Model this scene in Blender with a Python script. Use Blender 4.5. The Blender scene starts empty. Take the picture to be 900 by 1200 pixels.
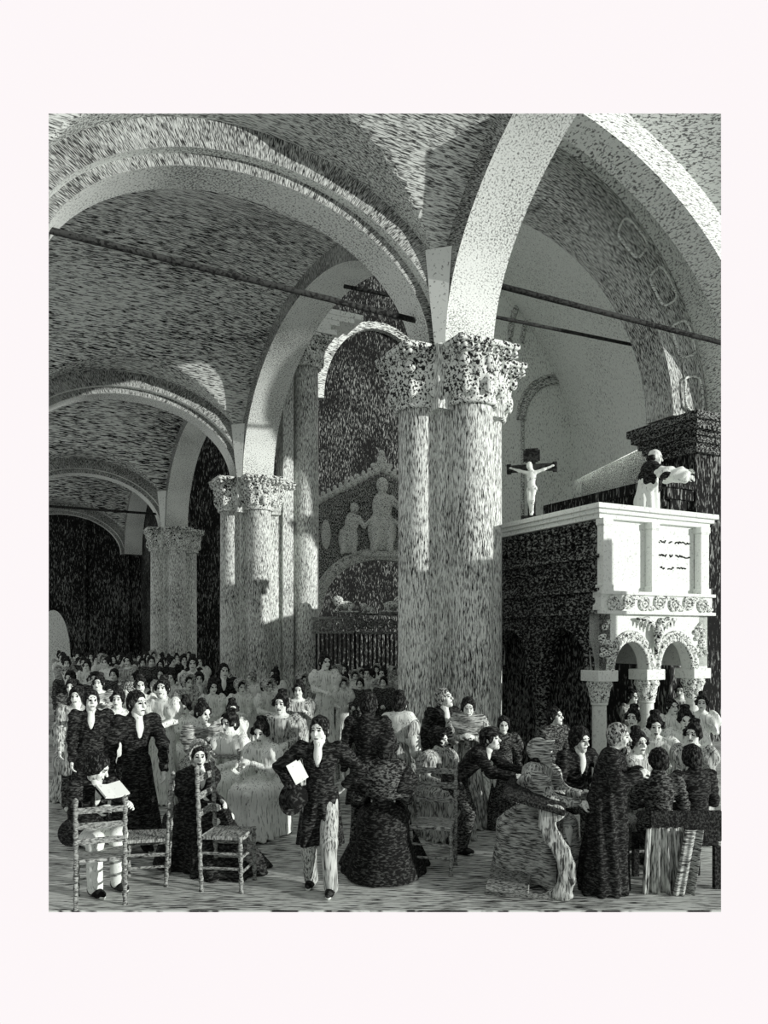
import bpy, bmesh, math, random
import numpy as np
from mathutils import Vector, Matrix
PI = math.pi
SC = bpy.context.scene
COL = SC.collection
# ---------------------------------------------------------------- camera
EYE = 2.435
FOC = 900.0
cd = bpy.data.cameras.new('camera'); cam = bpy.data.objects.new('camera', cd); COL.objects.link(cam)
cam.location = (0, 0, EYE); cam.rotation_euler = (PI/2, 0, 0)
cd.sensor_fit = 'HORIZONTAL'; cd.sensor_width = 36; cd.lens = 36.0
cd.shift_x = 0.0; cd.shift_y = 150/900.0
cd.clip_end = 200
SC.camera = cam
# ---------------------------------------------------------------- world and sun
SC.view_settings.view_transform = 'Standard'; SC.view_settings.look = 'None'
SC.view_settings.gamma = 1.0; SC.view_settings.use_curve_mapping = False
SC.view_settings.exposure = 0.0
W = bpy.data.worlds.new('sky'); SC.world = W; W.use_nodes = True
nt = W.node_tree; nt.nodes.clear()
wo = nt.nodes.new('ShaderNodeOutputWorld'); bg = nt.nodes.new('ShaderNodeBackground')
tc = nt.nodes.new('ShaderNodeTexCoord'); sx = nt.nodes.new('ShaderNodeSeparateXYZ')
mr = nt.nodes.new('ShaderNodeMapRange'); mr.inputs['From Min'].default_value = 0.52; mr.inputs['From Max'].default_value = 0.70
mr.inputs['To Min'].default_value = 0.0; mr.inputs['To Max'].default_value = 1.0
mx = nt.nodes.new('ShaderNodeMix'); mx.data_type = 'RGBA'
mx.inputs['A'].default_value = (0.38, 0.39, 0.38, 1)
mx.inputs['B'].default_value = (0.985, 0.93, 0.945, 1)
nt.links.new(tc.outputs['Generated'], sx.inputs[0]); nt.links.new(sx.outputs['Y'], mr.inputs['Value'])
nt.links.new(mr.outputs[0], mx.inputs['Factor']); nt.links.new(mx.outputs['Result'], bg.inputs['Color'])
nt.links.new(bg.outputs[0], wo.inputs[0])
SUN_DIR = Vector((0.905, -0.43, 0.165)).normalized()
sd = bpy.data.lights.new('sun', 'SUN'); sun = bpy.data.objects.new('sun', sd); COL.objects.link(sun)
sd.energy = 3.7; sd.angle = math.radians(0.8); sd.color = (1.0, 1.0, 0.97)
sun.rotation_euler = (-SUN_DIR).to_track_quat('-Z', 'Y').to_euler(); sun.location = (30, 10, 20)

# ---------------------------------------------------------------- materials
MATS = {}
HF = 2.3
ROT = -math.radians(27.3)
def hatch(name, light, dark, cover=0.5, f=(3, 14, 14), rot=0.0, uv=False, soft=0.05, low=0.35, lowf=0.6, rough=0.85, bump=0.0, dist=0.4):
    """Stone, cloth or wood whose surface carries the fine strokes of an engraving: stretched noise between a light and a dark tone."""
    m = bpy.data.materials.new(name); m.use_nodes = True
    n = m.node_tree; b = n.nodes['Principled BSDF']; b.inputs['Roughness'].default_value = rough
    b.inputs['Specular IOR Level'].default_value = 0.15
    t = n.nodes.new('ShaderNodeTexCoord')
    mp = n.nodes.new('ShaderNodeMapping'); mp.inputs['Scale'].default_value = tuple(q*HF for q in f)
    r = n.nodes.new('ShaderNodeMapping'); r.inputs['Rotation'].default_value = (0, 0, rot)
    n.links.new(t.outputs['UV' if uv else 'Object'], r.inputs['Vector']); n.links.new(r.outputs[0], mp.inputs['Vector'])
    no = n.nodes.new('ShaderNodeTexNoise'); no.inputs['Scale'].default_value = 1.0; no.inputs['Detail'].default_value = 2.0
    no.inputs['Roughness'].default_value = 0.6; no.inputs['Distortion'].default_value = dist
    n.links.new(mp.outputs[0], no.inputs['Vector'])
    lo = n.nodes.new('ShaderNodeTexNoise'); lo.inputs['Scale'].default_value = lowf; lo.inputs['Detail'].default_value = 3.0
    n.links.new(t.outputs['UV' if uv else 'Object'], lo.inputs['Vector'])
    ma = n.nodes.new('ShaderNodeMath'); ma.operation = 'MULTIPLY_ADD'; ma.inputs[1].default_value = low; ma.inputs[2].default_value = -0.5*low
    n.links.new(lo.outputs['Fac'], ma.inputs[0])
    ad = n.nodes.new('ShaderNodeMath'); ad.operation = 'ADD'
    n.links.new(no.outputs['Fac'], ad.inputs[0]); n.links.new(ma.outputs[0], ad.inputs[1])
    thr = 0.5 + (cover - 0.5)*0.42
    mr = n.nodes.new('ShaderNodeMapRange'); mr.inputs['From Min'].default_value = thr - soft; mr.inputs['From Max'].default_value = thr + soft
    n.links.new(ad.outputs[0], mr.inputs['Value'])
    mi = n.nodes.new('ShaderNodeMix'); mi.data_type = 'RGBA'
    g = lambda c: (c*0.965, c*1.0, c*0.955, 1)
    mi.inputs['A'].default_value = g(dark); mi.inputs['B'].default_value = g(light)
    n.links.new(mr.outputs[0], mi.inputs['Factor']); n.links.new(mi.outputs['Result'], b.inputs['Base Color'])
    if bump:
        bp = n.nodes.new('ShaderNodeBump'); bp.inputs['Strength'].default_value = bump; bp.inputs['Distance'].default_value = 0.03
        n.links.new(ad.outputs[0], bp.inputs['Height']); n.links.new(bp.outputs[0], b.inputs['Normal'])
    MATS[name] = m
    return m
hatch('vault', .80, .02, .46, (2.2, 19, 19), ROT, low=.22, lowf=.35)
hatch('vault_near', .80, .06, .40, (3.0, 27, 27), ROT, low=.18, lowf=.35, soft=.09)
hatch('vault_far', .78, .02, .50, (1.5, 11, 11), ROT, low=.2, lowf=.3)
hatch('nave_vault', .90, .16, .34, (5, 5, 22), ROT, low=.2, lowf=.4)
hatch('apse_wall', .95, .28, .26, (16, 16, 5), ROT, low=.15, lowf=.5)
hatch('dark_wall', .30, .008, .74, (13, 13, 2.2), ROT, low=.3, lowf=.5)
hatch('voussoir', .56, .03, .52, (36, 4.0, 1), 0, uv=True, low=.25, lowf=.9, soft=.09)
hatch('voussoir_nave', .72, .06, .46, (3.0, 24, 1), 0, uv=True, low=.2, lowf=.8)
hatch('soffit', .86, .10, .30, (14, 14, 5), 0, uv=True, low=.30, lowf=.6, soft=.1)
hatch('column', .88, .03, .42, (28, 28, 4.0), 0, low=.22, lowf=.7, soft=.1)
hatch('carved', .82, .02, .42, (10, 10, 10), 0, low=.2, lowf=1.5, bump=.4)
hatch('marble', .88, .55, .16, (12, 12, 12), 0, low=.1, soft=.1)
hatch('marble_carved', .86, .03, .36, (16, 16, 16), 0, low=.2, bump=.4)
hatch('flank_shade_stone', .30, .008, .58, (9, 9, 13), ROT, low=.2, bump=.5)  # the pulpit flank's shade put into the colour; the nave cornice shares it
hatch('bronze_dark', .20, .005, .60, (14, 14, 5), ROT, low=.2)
hatch('pale_and_lit_plaster', .88, .30, .18, (9, 9, 9), 0, low=.1)
hatch('floor', .72, .03, .42, (2.0, 26, 2), 0, low=.35, lowf=.5)
hatch('iron', .05, .01, .5, (9, 9, 9), 0)
hatch('iron_light', .34, .02, .45, (20, 20, 20), 0)
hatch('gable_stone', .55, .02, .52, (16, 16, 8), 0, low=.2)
hatch('ink', .012, .006, .5, (9, 9, 9), 0)
def M(n): return MATS[n]

# ---------------------------------------------------------------- mesh helpers
class MB:
    """Collects shapes and links them as one mesh object."""
    def __init__(s): s.v = []; s.f = []; s.uv = {}; s.mi = []
    def add(s, vs, fs, mi=0):
        o = len(s.v); s.v += [tuple(v) for v in vs]; s.f += [tuple(o + i for i in f) for f in fs]; s.mi += [mi]*len(fs); return s
    def box(s, c, h, ax=None, mi=0):
        ax = ax or (Vector((1, 0, 0)), Vector((0, 1, 0)), Vector((0, 0, 1))); c = Vector(c)
        vs = [c + ax[0]*h[0]*i + ax[1]*h[1]*j + ax[2]*h[2]*k for i in (-1, 1) for j in (-1, 1) for k in (-1, 1)]
        return s.add(vs, [(0, 1, 3, 2), (4, 6, 7, 5), (0, 4, 5, 1), (2, 3, 7, 6), (0, 2, 6, 4), (1, 5, 7, 3)], mi)
    def lathe(s, prof, c=(0, 0, 0), n=20, a0=0, a1=2*PI, mi=0, sq=1.0):
        vs = []; fs = []; full = abs(a1 - a0 - 2*PI) < 1e-6; k = n if full else n + 1
        for r, z in prof:
            for i in range(k):
                a = a0 + (a1 - a0)*i/n; vs.append((c[0] + r*math.cos(a), c[1] + r*math.sin(a)*sq, c[2] + z))
        for j in range(len(prof) - 1):
            for i in range(n):
                i2 = (i + 1) % k; fs.append((j*k + i, j*k + i2, (j + 1)*k + i2, (j + 1)*k + i))
        if prof[0][0] > 1e-4: fs.append(tuple(range(k))[::-1])
        if prof[-1][0] > 1e-4: fs.append(tuple((len(prof) - 1)*k + i for i in range(k)))
        return s.add(vs, fs, mi)
    def tube(s, pts, r, n=8, mi=0, closed=False):
        pts = [Vector(p) for p in pts]; rs = r if isinstance(r, (list, tuple)) else [r]*len(pts); vs = []; fs = []; N = len(pts)
        for i, p in enumerate(pts):
            d = (pts[(i + 1) % N] - pts[i - 1]) if closed else (pts[min(i + 1, N - 1)] - pts[max(i - 1, 0)])
            d.normalize(); u = d.cross(Vector((0, 0, 1)))
            if u.length < .05: u = d.cross(Vector((0, 1, 0)))
            u.normalize(); w = u.cross(d)
            for k in range(n):
                a = 2*PI*k/n; vs.append(p + (u*math.cos(a) + w*math.sin(a))*rs[i])
        for i in range(N if closed else N - 1):
            j = (i + 1) % N
            for k in range(n):
                k2 = (k + 1) % n; fs.append((i*n + k, i*n + k2, j*n + k2, j*n + k))
        if not closed: fs += [tuple(range(n))[::-1], tuple((N - 1)*n + k for k in range(n))]
        return s.add(vs, fs, mi)
    def build(s, name, mats, parent=None, smooth=False, clip=False, uvs=None, bevel=0):
        me = bpy.data.meshes.new(name); me.from_pydata(s.v, [], s.f)
        mats = mats if isinstance(mats, (list, tuple)) else [mats]
        for m in mats: me.materials.append(M(m) if isinstance(m, str) else m)
        me.polygons.foreach_set('material_index', s.mi)
        if uvs is not None:
            ul = me.uv_layers.new(name='uv'); li = np.empty(len(me.loops), dtype=np.int32); me.loops.foreach_get('vertex_index', li)
            ul.data.foreach_set('uv', np.asarray(uvs, dtype=np.float32)[li].ravel())
        bm = bmesh.new(); bm.from_mesh(me)
        bmesh.ops.recalc_face_normals(bm, faces=bm.faces)
        if bevel: bmesh.ops.bevel(bm, geom=[e for e in bm.edges if len(e.link_faces) == 2 and e.calc_face_angle(0) > .6], offset=bevel, segments=2, affect='EDGES', profile=.5)
        if clip: clip_bm(bm)
        bm.to_mesh(me); bm.free()
        if smooth: me.shade_smooth() if smooth is True else shade_auto(me, smooth)
        o = bpy.data.objects.new(name, me); COL.objects.link(o)
        if parent: o.parent = parent
        return o
def shade_auto(me, ang):
    me.shade_smooth()
    try: me.set_sharp_from_angle(angle=ang)
    except Exception: pass
# how far the church is modelled: the part of it that the picture shows, and no further
EXT_L, EXT_R, EXT_T, EXT_B = (57 - 450)/FOC, (845 - 450)/FOC, (750 - 133)/FOC, (750 - 1067)/FOC
def clip_bm(bm):
    for co, no in (((0, 0, 0), (-1, EXT_L, 0)), ((0, 0, 0), (1, -EXT_R, 0)), ((0, 0, EYE), (0, -EXT_T, 1)), ((0, 0, EYE), (0, EXT_B, -1))):
        bmesh.ops.bisect_plane(bm, geom=bm.verts[:] + bm.edges[:] + bm.faces[:], plane_co=co, plane_no=no, clear_outer=True)
def empty(name, loc=(0, 0, 0), rz=0.0):
    o = bpy.data.objects.new(name, None); COL.objects.link(o); o.location = loc; o.rotation_euler = (0, 0, rz); return o
def tag(o, label, cat, group=None, kind=None):
    o['label'] = label; o['category'] = cat
    if group: o['group'] = group
    if kind: o['kind'] = kind
    return o
def struct(o, label=None): 
    o['kind'] = 'structure'
    if label: o['label'] = label
    return o
def copy_tree(o, parent=None):
    c = o.copy(); COL.objects.link(c); c.parent = parent
    for ch in list(o.children): copy_tree(ch, c)
    return c
def at(u, Y, v=None):
    return Vector(((u - 450)/FOC*Y, Y, 0.0 if v is None else EYE + (750 - v)/FOC*Y))

# ---------------------------------------------------------------- signed-distance modelling: carved stone and figures as one continuous surface
class Field:
    def __init__(s): s.p = []; s.cuts = []
    def cap(s, a, b, ra, rb=None, k=.03, op=1, f=None):
        a = np.array(a, float); b = np.array(b, float); rb = ra if rb is None else rb; r = max(ra, rb)
        def d(X, Y, Z):
            ab = b - a; L = ab @ ab + 1e-12
            t = np.clip(((X - a[0])*ab[0] + (Y - a[1])*ab[1] + (Z - a[2])*ab[2])/L, 0, 1)
            return np.sqrt((X - a[0] - t*ab[0])**2 + (Y - a[1] - t*ab[1])**2 + (Z - a[2] - t*ab[2])**2) - (ra + (rb - ra)*t)
        s.p.append((d, np.minimum(a, b) - r, np.maximum(a, b) + r, k, op, f)); return s
    def ell(s, c, r, R=None, k=.03, op=1, f=None):
        c = np.array(c, float); r = np.array(r, float); m = None if R is None else np.array(R, float)[:3, :3].T
        e = r if m is None else np.array([r.max()]*3)
        def d(X, Y, Z):
            x, y, z = X - c[0], Y - c[1], Z - c[2]
            if m is not None: x, y, z = (m[i, 0]*x + m[i, 1]*y + m[i, 2]*z for i in range(3))
            k0 = np.sqrt((x/r[0])**2 + (y/r[1])**2 + (z/r[2])**2); k1 = np.sqrt((x/r[0]**2)**2 + (y/r[1]**2)**2 + (z/r[2]**2)**2)
            return k0*(k0 - 1)/(k1 + 1e-6)
        s.p.append((d, c - e, c + e, k, op, f)); return s
    def box(s, c, h, R=None, rd=.01, k=.01, op=1, f=None):
        c = np.array(c, float); h = np.array(h, float); m = None if R is None else np.array(R, float)[:3, :3].T
        e = h if m is None else np.array([np.linalg.norm(h)]*3)
        def d(X, Y, Z):
            x, y, z = X - c[0], Y - c[1], Z - c[2]
            if m is not None: x, y, z = (m[i, 0]*x + m[i, 1]*y + m[i, 2]*z for i in range(3))
            qx, qy, qz = abs(x) - h[0] + rd, abs(y) - h[1] + rd, abs(z) - h[2] + rd
            return np.sqrt(np.maximum(qx, 0)**2 + np.maximum(qy, 0)**2 + np.maximum(qz, 0)**2) + np.minimum(np.maximum(qx, np.maximum(qy, qz)), 0) - rd
        s.p.append((d, c - e, c + e, k, op, f)); return s
    def cone(s, c0, r0, z1, r1, c1=None, sq=1.0, k=.03, op=1, f=None):
        """upright (or slanted) frustum from (c0, radius r0) up to height z1 with radius r1; sq squashes y"""
        c0 = np.array(c0, float); c1 = c0[:2] if c1 is None else np.array(c1, float); z0 = c0[2]; R = max(r0, r1)
        def d(X, Y, Z):
            t = np.clip((Z - z0)/(z1 - z0), 0, 1); cx = c0[0] + (c1[0] - c0[0])*t; cy = c0[1] + (c1[1] - c0[1])*t
            q = np.sqrt((X - cx)**2 + ((Y - cy)/sq)**2) - (r0 + (r1 - r0)*t)
            w = np.maximum(z0 - Z, Z - z1)
            return np.minimum(np.maximum(q, w), 0) + np.sqrt(np.maximum(q, 0)**2 + np.maximum(w, 0)**2)
        lo = np.array([min(c0[0], c1[0]) - R, min(c0[1], c1[1]) - R, z0]); hi = np.array([max(c0[0], c1[0]) + R, max(c0[1], c1[1]) + R, z1])
        s.p.append((d, lo, hi, k, op, f)); return s
    def tor(s, c, R, r, ax=1, k=.01, op=1, f=None):
        c = np.array(c, float); e = np.full(3, R + r); e[ax] = r
        def d(X, Y, Z):
            q = [X - c[0], Y - c[1], Z - c[2]]; h = q.pop(ax)
            return np.sqrt((np.sqrt(q[0]**2 + q[1]**2) - R)**2 + h**2) - r
        s.p.append((d, c - e, c + e, k, op, f)); return s
    def cut(s, p, n):
        s.cuts.append((np.array(p, float), np.array(n, float)/np.linalg.norm(n))); return s
    def mesh(s, vox):
        pos = [q for q in s.p if q[4] == 1]
        lo = np.min([q[1] for q in pos], axis=0) - 3*vox; hi = np.max([q[2] for q in pos], axis=0) + 3*vox
        n = np.ceil((hi - lo)/vox).astype(int) + 1
        ax = [(lo[i] + vox*np.arange(n[i])).astype(np.float32) for i in range(3)]
        D = np.full(n, 1e3, np.float32)
        for d, a, b, k, op, f in s.p:
            pad = k + 3*vox
            i0 = np.clip(np.floor((a - pad - lo)/vox).astype(int), 0, n); i1 = np.clip(np.ceil((b + pad - lo)/vox).astype(int) + 1, 0, n)
            if (i1 <= i0).any(): continue
            sl = tuple(slice(i0[i], i1[i]) for i in range(3))
            X, Y, Z = ax[0][sl[0]][:, None, None], ax[1][sl[1]][None, :, None], ax[2][sl[2]][None, None, :]
            e = d(X, Y, Z)
            if f is not None: e = e + f(X, Y, Z)
            e = np.broadcast_to(e, D[sl].shape).astype(np.float32); g = D[sl]; kk = max(k, 1e-4)
            if op == 1:
                h = np.maximum(kk - abs(g - e), 0)/kk; D[sl] = np.minimum(g, e) - h*h*kk*.25
            else:
                e = -e; h = np.maximum(kk - abs(g - e), 0)/kk; D[sl] = np.maximum(g, e) + h*h*kk*.25
        for p, nn in s.cuts:
            e = (ax[0][:, None, None] - p[0])*nn[0] + (ax[1][None, :, None] - p[1])*nn[1] + (ax[2][None, None, :] - p[2])*nn[2]
            D = np.maximum(D, e.astype(np.float32))
        return surface_nets(D, lo, vox)
def surface_nets(D, lo, vox):
    ins = D < 0
    c = ins[:-1, :-1, :-1].astype(np.int8)
    tot = np.zeros(c.shape, np.int8)
    for i in (0, 1):
        for j in (0, 1):
            for k in (0, 1):
                tot += ins[i:ins.shape[0] - 1 + i, j:ins.shape[1] - 1 + j, k:ins.shape[2] - 1 + k]
    act = (tot > 0) & (tot < 8)
    idx = np.full(act.shape, -1, np.int64); I = np.argwhere(act); idx[act] = np.arange(len(I))
    acc = np.zeros((len(I), 3)); cnt = np.zeros(len(I))
    cor = [(i, j, k) for i in (0, 1) for j in (0, 1) for k in (0, 1)]
    val = {q: D[I[:, 0] + q[0], I[:, 1] + q[1], I[:, 2] + q[2]].astype(float) for q in cor}
    for q in cor:
        for a in range(3):
            if q[a] == 0:
                p = list(q); p[a] = 1; p = tuple(p); v0, v1 = val[q], val[p]; m = (v0 < 0) != (v1 < 0)
                t = np.where(m, v0/np.where(m, v0 - v1, 1), 0)
                for b in range(3): acc[:, b] += m*((q[b]) + (t if b == a else 0))
                cnt += m
    V = lo + (I + acc/cnt[:, None])*vox
    F = []
    for a in range(3):
        s0 = [slice(1, -1)]*3; s0[a] = slice(0, -1); s1 = list(s0); s1[a] = slice(1, None)
        A_, B_ = ins[tuple(s0)], ins[tuple(s1)]
        E = np.argwhere(A_ != B_); 
        if not len(E): continue
        fl = A_[tuple(E.T)]
        off = np.array([0 if i == a else 1 for i in range(3)]); E = E + off
        b, cc = (a + 1) % 3, (a + 2) % 3
        def cell(db, dc):
            q = E.copy(); q[:, b] -= db; q[:, cc] -= dc; return idx[q[:, 0], q[:, 1], q[:, 2]]
        Q = np.stack([cell(1, 1), cell(0, 1), cell(0, 0), cell(1, 0)], 1)
        Q[~fl] = Q[~fl][:, ::-1]; F.append(Q)
    F = np.concatenate(F); F = F[(F >= 0).all(1)]
    return V, F
def mesh_from(name, V, F, mats, mi=None):
    me = bpy.data.meshes.new(name); me.vertices.add(len(V)); me.vertices.foreach_set('co', np.asarray(V, np.float32).ravel())
    me.loops.add(F.size); me.loops.foreach_set('vertex_index', F.astype(np.int32).ravel())
    me.polygons.add(len(F)); me.polygons.foreach_set('loop_start', np.arange(0, F.size, 4, dtype=np.int32))
    try: me.polygons.foreach_set('loop_total', np.full(len(F), 4, np.int32))
    except Exception: pass
    for m in (mats if isinstance(mats, (list, tuple)) else [mats]): me.materials.append(M(m) if isinstance(m, str) else m)
    if mi is not None: me.polygons.foreach_set('material_index', mi.astype(np.int32))
    me.polygons.foreach_set('use_smooth', np.ones(len(F), bool)); me.update(calc_edges=True); me.validate()
    return me
def fobj(name, field, vox, mats, parent=None, xf=None):
    V, F = field.mesh(vox)
    if xf is not None: V = V @ np.array(xf)[:3, :3].T + np.array(xf)[:3, 3]
    o = bpy.data.objects.new(name, mesh_from(name, V, F, mats)); COL.objects.link(o)
    if parent: o.parent = parent
    return o
# ================================================================ the church
AX = Vector((0.8897, 0.4566, 0)); BX = Vector((-0.4546, 0.8907, 0)); UP = Vector((0, 0, 1))
BAY = 10.78; HALF = 3.4; ZS = 7.0
N = [Vector((1.1, 12.6, 0)) + BX*BAY*i for i in range(-1, 4)]      # N[1] is the near pier of the arcade
FR = (AX, BX, UP)
# floor
fl = MB(); y0 = EYE/(-EXT_B); y1 = 46.0
NX, NY = 2, 2
fl.add([(EXT_L*y0, y0, 0), (EXT_R*y0, y0, 0), (EXT_R*y1, y1, 0), (EXT_L*y1, y1, 0), (EXT_L*y0, y0, -.015), (EXT_R*y0, y0, -.015), (EXT_R*y1, y1, -.015), (EXT_L*y1, y1, -.015)],
       [(0, 1, 2, 3), (4, 5, 6, 7), (0, 1, 5, 4), (1, 2, 6, 5), (2, 3, 7, 6), (3, 0, 4, 7)])
struct(fl.build('floor', 'floor'))
stp = MB(); stp.add([(EXT_L*18.8, 18.8, 0.003), (-1.2, 18.8, 0.003), (-2.3, 34, 0.003), (EXT_L*34, 34, 0.003), (EXT_L*18.8, 18.8, .25), (-1.2, 18.8, .25), (-2.3, 34, .25), (EXT_L*34, 34, .25)],
       [(0, 1, 2, 3), (4, 5, 6, 7), (0, 1, 5, 4), (1, 2, 6, 5), (2, 3, 7, 6), (3, 0, 4, 7)])
struct(stp.build('floor_step', 'floor'))

def arch(name, C, d, n, orders, z0, mats, a0=0.0, a1=PI, clip=True, seg=72, half=.45, parent=None):
    """A masonry arch: orders = [(a_in, b_in, a_out, b_out, half depth)], drawn as concentric rings; faces use slot 0, soffits slot 1."""
    mb = MB(); uv = []
    for (ai, bi, ao, bo, h) in orders:
        base = len(mb.v); vs = []; fs = []; mi = []
        for j in range(seg + 1):
            t = a0 + (a1 - a0)*j/seg; c, s = math.cos(t), math.sin(t)
            pi_ = C + d*(ai*c) + UP*(z0 + bi*s); po = C + d*(ao*c) + UP*(z0 + bo*s)
            L = t*ai
            # separate corner verts per face strip so that the hatch follows the ring
            vs += [pi_ - n*h, po - n*h, pi_ + n*h, po + n*h, pi_ - n*h, pi_ + n*h]
            uv += [(L, 0), (L, ao - ai), (L, 5), (L, 5 + ao - ai), (L, 9), (L, 9 + 2*h)]
        for j in range(seg):
            q = 6*j; r = q + 6
            fs += [(q, q + 1, r + 1, r), (q + 2, r + 2, r + 3, q + 3), (q + 4, r + 4, r + 5, q + 5), (q + 1, q + 3, r + 3, r + 1)]; mi += [0, 0, 1, 0]
        e = 6*seg
        fs += [(0, 2, 3, 1), (e, e + 1, e + 3, e + 2)]; mi += [0, 0]
        mb.add(vs, fs); mb.mi[-len(fs):] = mi
    return mb.build(name, list(mats), parent, clip=clip, uvs=uv, smooth=.5)

def vault(name, P, w, l, hA, hB, mat, dome=.25):
    """Groined vault over the bay with centre P, half sizes w along A and l along B."""
    mb = MB(); ns, ntt = 72, 96
    for i in range(ns + 1):
        # spacing by angle keeps the steep feet of the webs smooth
        s = -math.cos(PI*i/ns)
        for j in range(ntt + 1):
            t = -math.cos(PI*j/ntt)
            z = max(hA*math.sqrt(max(0, 1 - s*s)), hB*math.sqrt(max(0, 1 - t*t))) + dome*(1 - s*s)*(1 - t*t)
            mb.v.append(tuple(P + AX*w*s + BX*l*t + UP*(ZS + z)))
    k = ntt + 1
    mb.f = [(i*k + j, i*k + j + 1, (i + 1)*k + j + 1, (i + 1)*k + j) for i in range(ns) for j in range(ntt)]; mb.mi = [0]*len(mb.f)
    return struct(mb.build(name, mat, clip=True, smooth=.35))

bayname = ['near', 'first', 'second', 'third']
for i in range(4):
    P = (N[i] + N[i + 1])/2 - AX*HALF
    vault('ceiling_%d' % (i + 1), P, HALF - .05, BAY/2 - .1, 2.45, 3.62, 'vault_near' if i == 0 else 'vault' if i == 1 else 'vault_far')
where = ['', 'springing from the nearest pier at its aisle side', 'springing from the second pier', 'springing from the small third pier', 'at the far end of the aisle']
for i in range(1, 5):
    C = N[i] - AX*HALF
    a = arch('transverse_arch', C, AX, BX, [(2.98, 2.10, 3.40, 2.50, .45), (2.82, 1.94, 2.99, 2.11, .30)], ZS, ('voussoir', 'soffit'))
    tag(a, ['', 'wide round aisle arch nearest the eye, its ring springing from the nearest pier', 'second aisle arch behind the widest one, landing on the second pier',
            'small third aisle arch in the shadowy distance, landing on the third pier', 'smallest and farthest aisle arch against the dark end wall'][i], 'arch', kind='structure')
for i in range(0, 4):
    C = (N[i] + N[i + 1])/2
    a = arch('arcade_arch', C, BX, AX, [(4.84, 3.30, 5.3, 3.72, .45)], ZS, ('voussoir', 'soffit'))
    tag(a, ['tall bright arcade arch rising from the nearest pier over the pulpit side', 'arcade arch with a bright broad underside between the nearest and second piers',
            'narrow pale arcade arch between the second and third piers', 'dim arcade arch beyond the third pier'][i], 'arch', kind='structure')
    # masonry over the arch
    mb = MB(); vs = []; fs = []; S = 60; ztop = 11.6
    for j in range(S + 1):
        s = -math.cos(PI*j/S)*5.39; z = ZS + 3.7*math.sqrt(max(0, 1 - (s/5.39)**2))
        for h in (-.42, .42):
            p = C + BX*s + AX*h; vs += [p + UP*z, p + UP*ztop]
    for j in range(S):
        q = 4*j; r = q + 4; fs += [(q, r, r + 1, q + 1), (q + 2, q + 3, r + 3, r + 2), (q, q + 2, r + 2, r), (q + 1, r + 1, r + 3, q + 3)]
    mb.add(vs, fs); struct(mb.build('wall_arcade_%d' % (i + 1), 'vault', clip=True))
# piers -------------------------------------------------------------
def capital_field():
    F = Field(); 
    def carve(X, Y, Z):
        th = np.arctan2(Y, X); return -.035*np.abs(np.sin(4*th))*np.clip(np.sin((Z + .02)/.62*PI), 0, 1) - .02*np.sin(9*th + 12*Z)
    F.cone((0, 0, 0), .37, .62, .50, k=.02, f=carve)
    F.box((0, 0, .69), (.50, .50, .06), rd=.03); F.box((0, 0, .80), (.55, .55, .05), rd=.03)
    F.tor((0, 0, .0), .37, .045, 2)
    for a in range(8):
        th = a*PI/4; c, s = math.cos(th), math.sin(th); r = .52 if a % 2 else .47
        F.ell((c*r, s*r, .53), (.085, .085, .10), k=.03); F.ell((c*.46, s*.46, .22), (.07, .07, .15), k=.03)
        th += PI/8; F.ell((math.cos(th)*.43, math.sin(th)*.43, .36), (.06, .06, .12), k=.02)
    for k_ in range(9):
        for s in (-1, 1):
            F.ell((-.46 + .115*k_, s*.53, .69), (.04, .03, .045), k=.005); F.ell((s*.53, -.46 + .115*k_, .69), (.03, .04, .045), k=.005)
    return F
CAPV, CAPF = capital_field().mesh(.022)
CAP_ME = mesh_from('capital', CAPV, CAPF, 'carved')
def pier(P, label, rib=True):
    t = empty('stone_pier', P, math.atan2(AX.y, AX.x)); tag(t, label, 'pier', kind='structure')
    core = MB(); core.box((0, 0, 3.45), (.50, .50, 3.45)); core.box((0, 0, 3.2), (.58, .36, 3.2)); core.box((0, 0, 3.2), (.36, .58, 3.2))
    core.box((0, 0, 6.5), (.62, .62, .5)); core.build('pier_core', 'column', t)
    b = MB(); b.box((0, 0, .18), (1.0, 1.0, .18)); b.build('plinth', 'column', t, bevel=.03)
    for k, (x, y) in enumerate(((-1, 0), (1, 0), (0, -1), (0, 1))):
        c = MB(); c.lathe([(.43, .36), (.45, .42), (.43, .50), (.37, .52), (.40, .60), (.355, .66), (.345, .8), (.335, 6.1)], (x*.60, y*.60, 0), 32)
        c.build('half_column', 'column', t, smooth=.6)
        q = bpy.data.objects.new('capital', CAP_ME); COL.objects.link(q); q.parent = t; q.location = (x*.60, y*.60, 6.1); q.scale = (1, 1, 1.06)
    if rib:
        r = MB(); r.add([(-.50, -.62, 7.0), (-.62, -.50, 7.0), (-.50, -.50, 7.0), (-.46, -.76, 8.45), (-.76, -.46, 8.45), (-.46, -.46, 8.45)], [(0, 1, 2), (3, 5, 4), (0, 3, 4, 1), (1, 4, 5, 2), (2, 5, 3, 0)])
        r.build('vault_springer', 'pale_and_lit_plaster', t)  # lit strip at the pier corner, its brightness put into the pale colour
    return t
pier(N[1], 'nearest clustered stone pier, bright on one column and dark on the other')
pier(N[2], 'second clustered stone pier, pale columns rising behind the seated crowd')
pier(N[3], 'small third pier in the dim aisle far behind the crowd')
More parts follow.
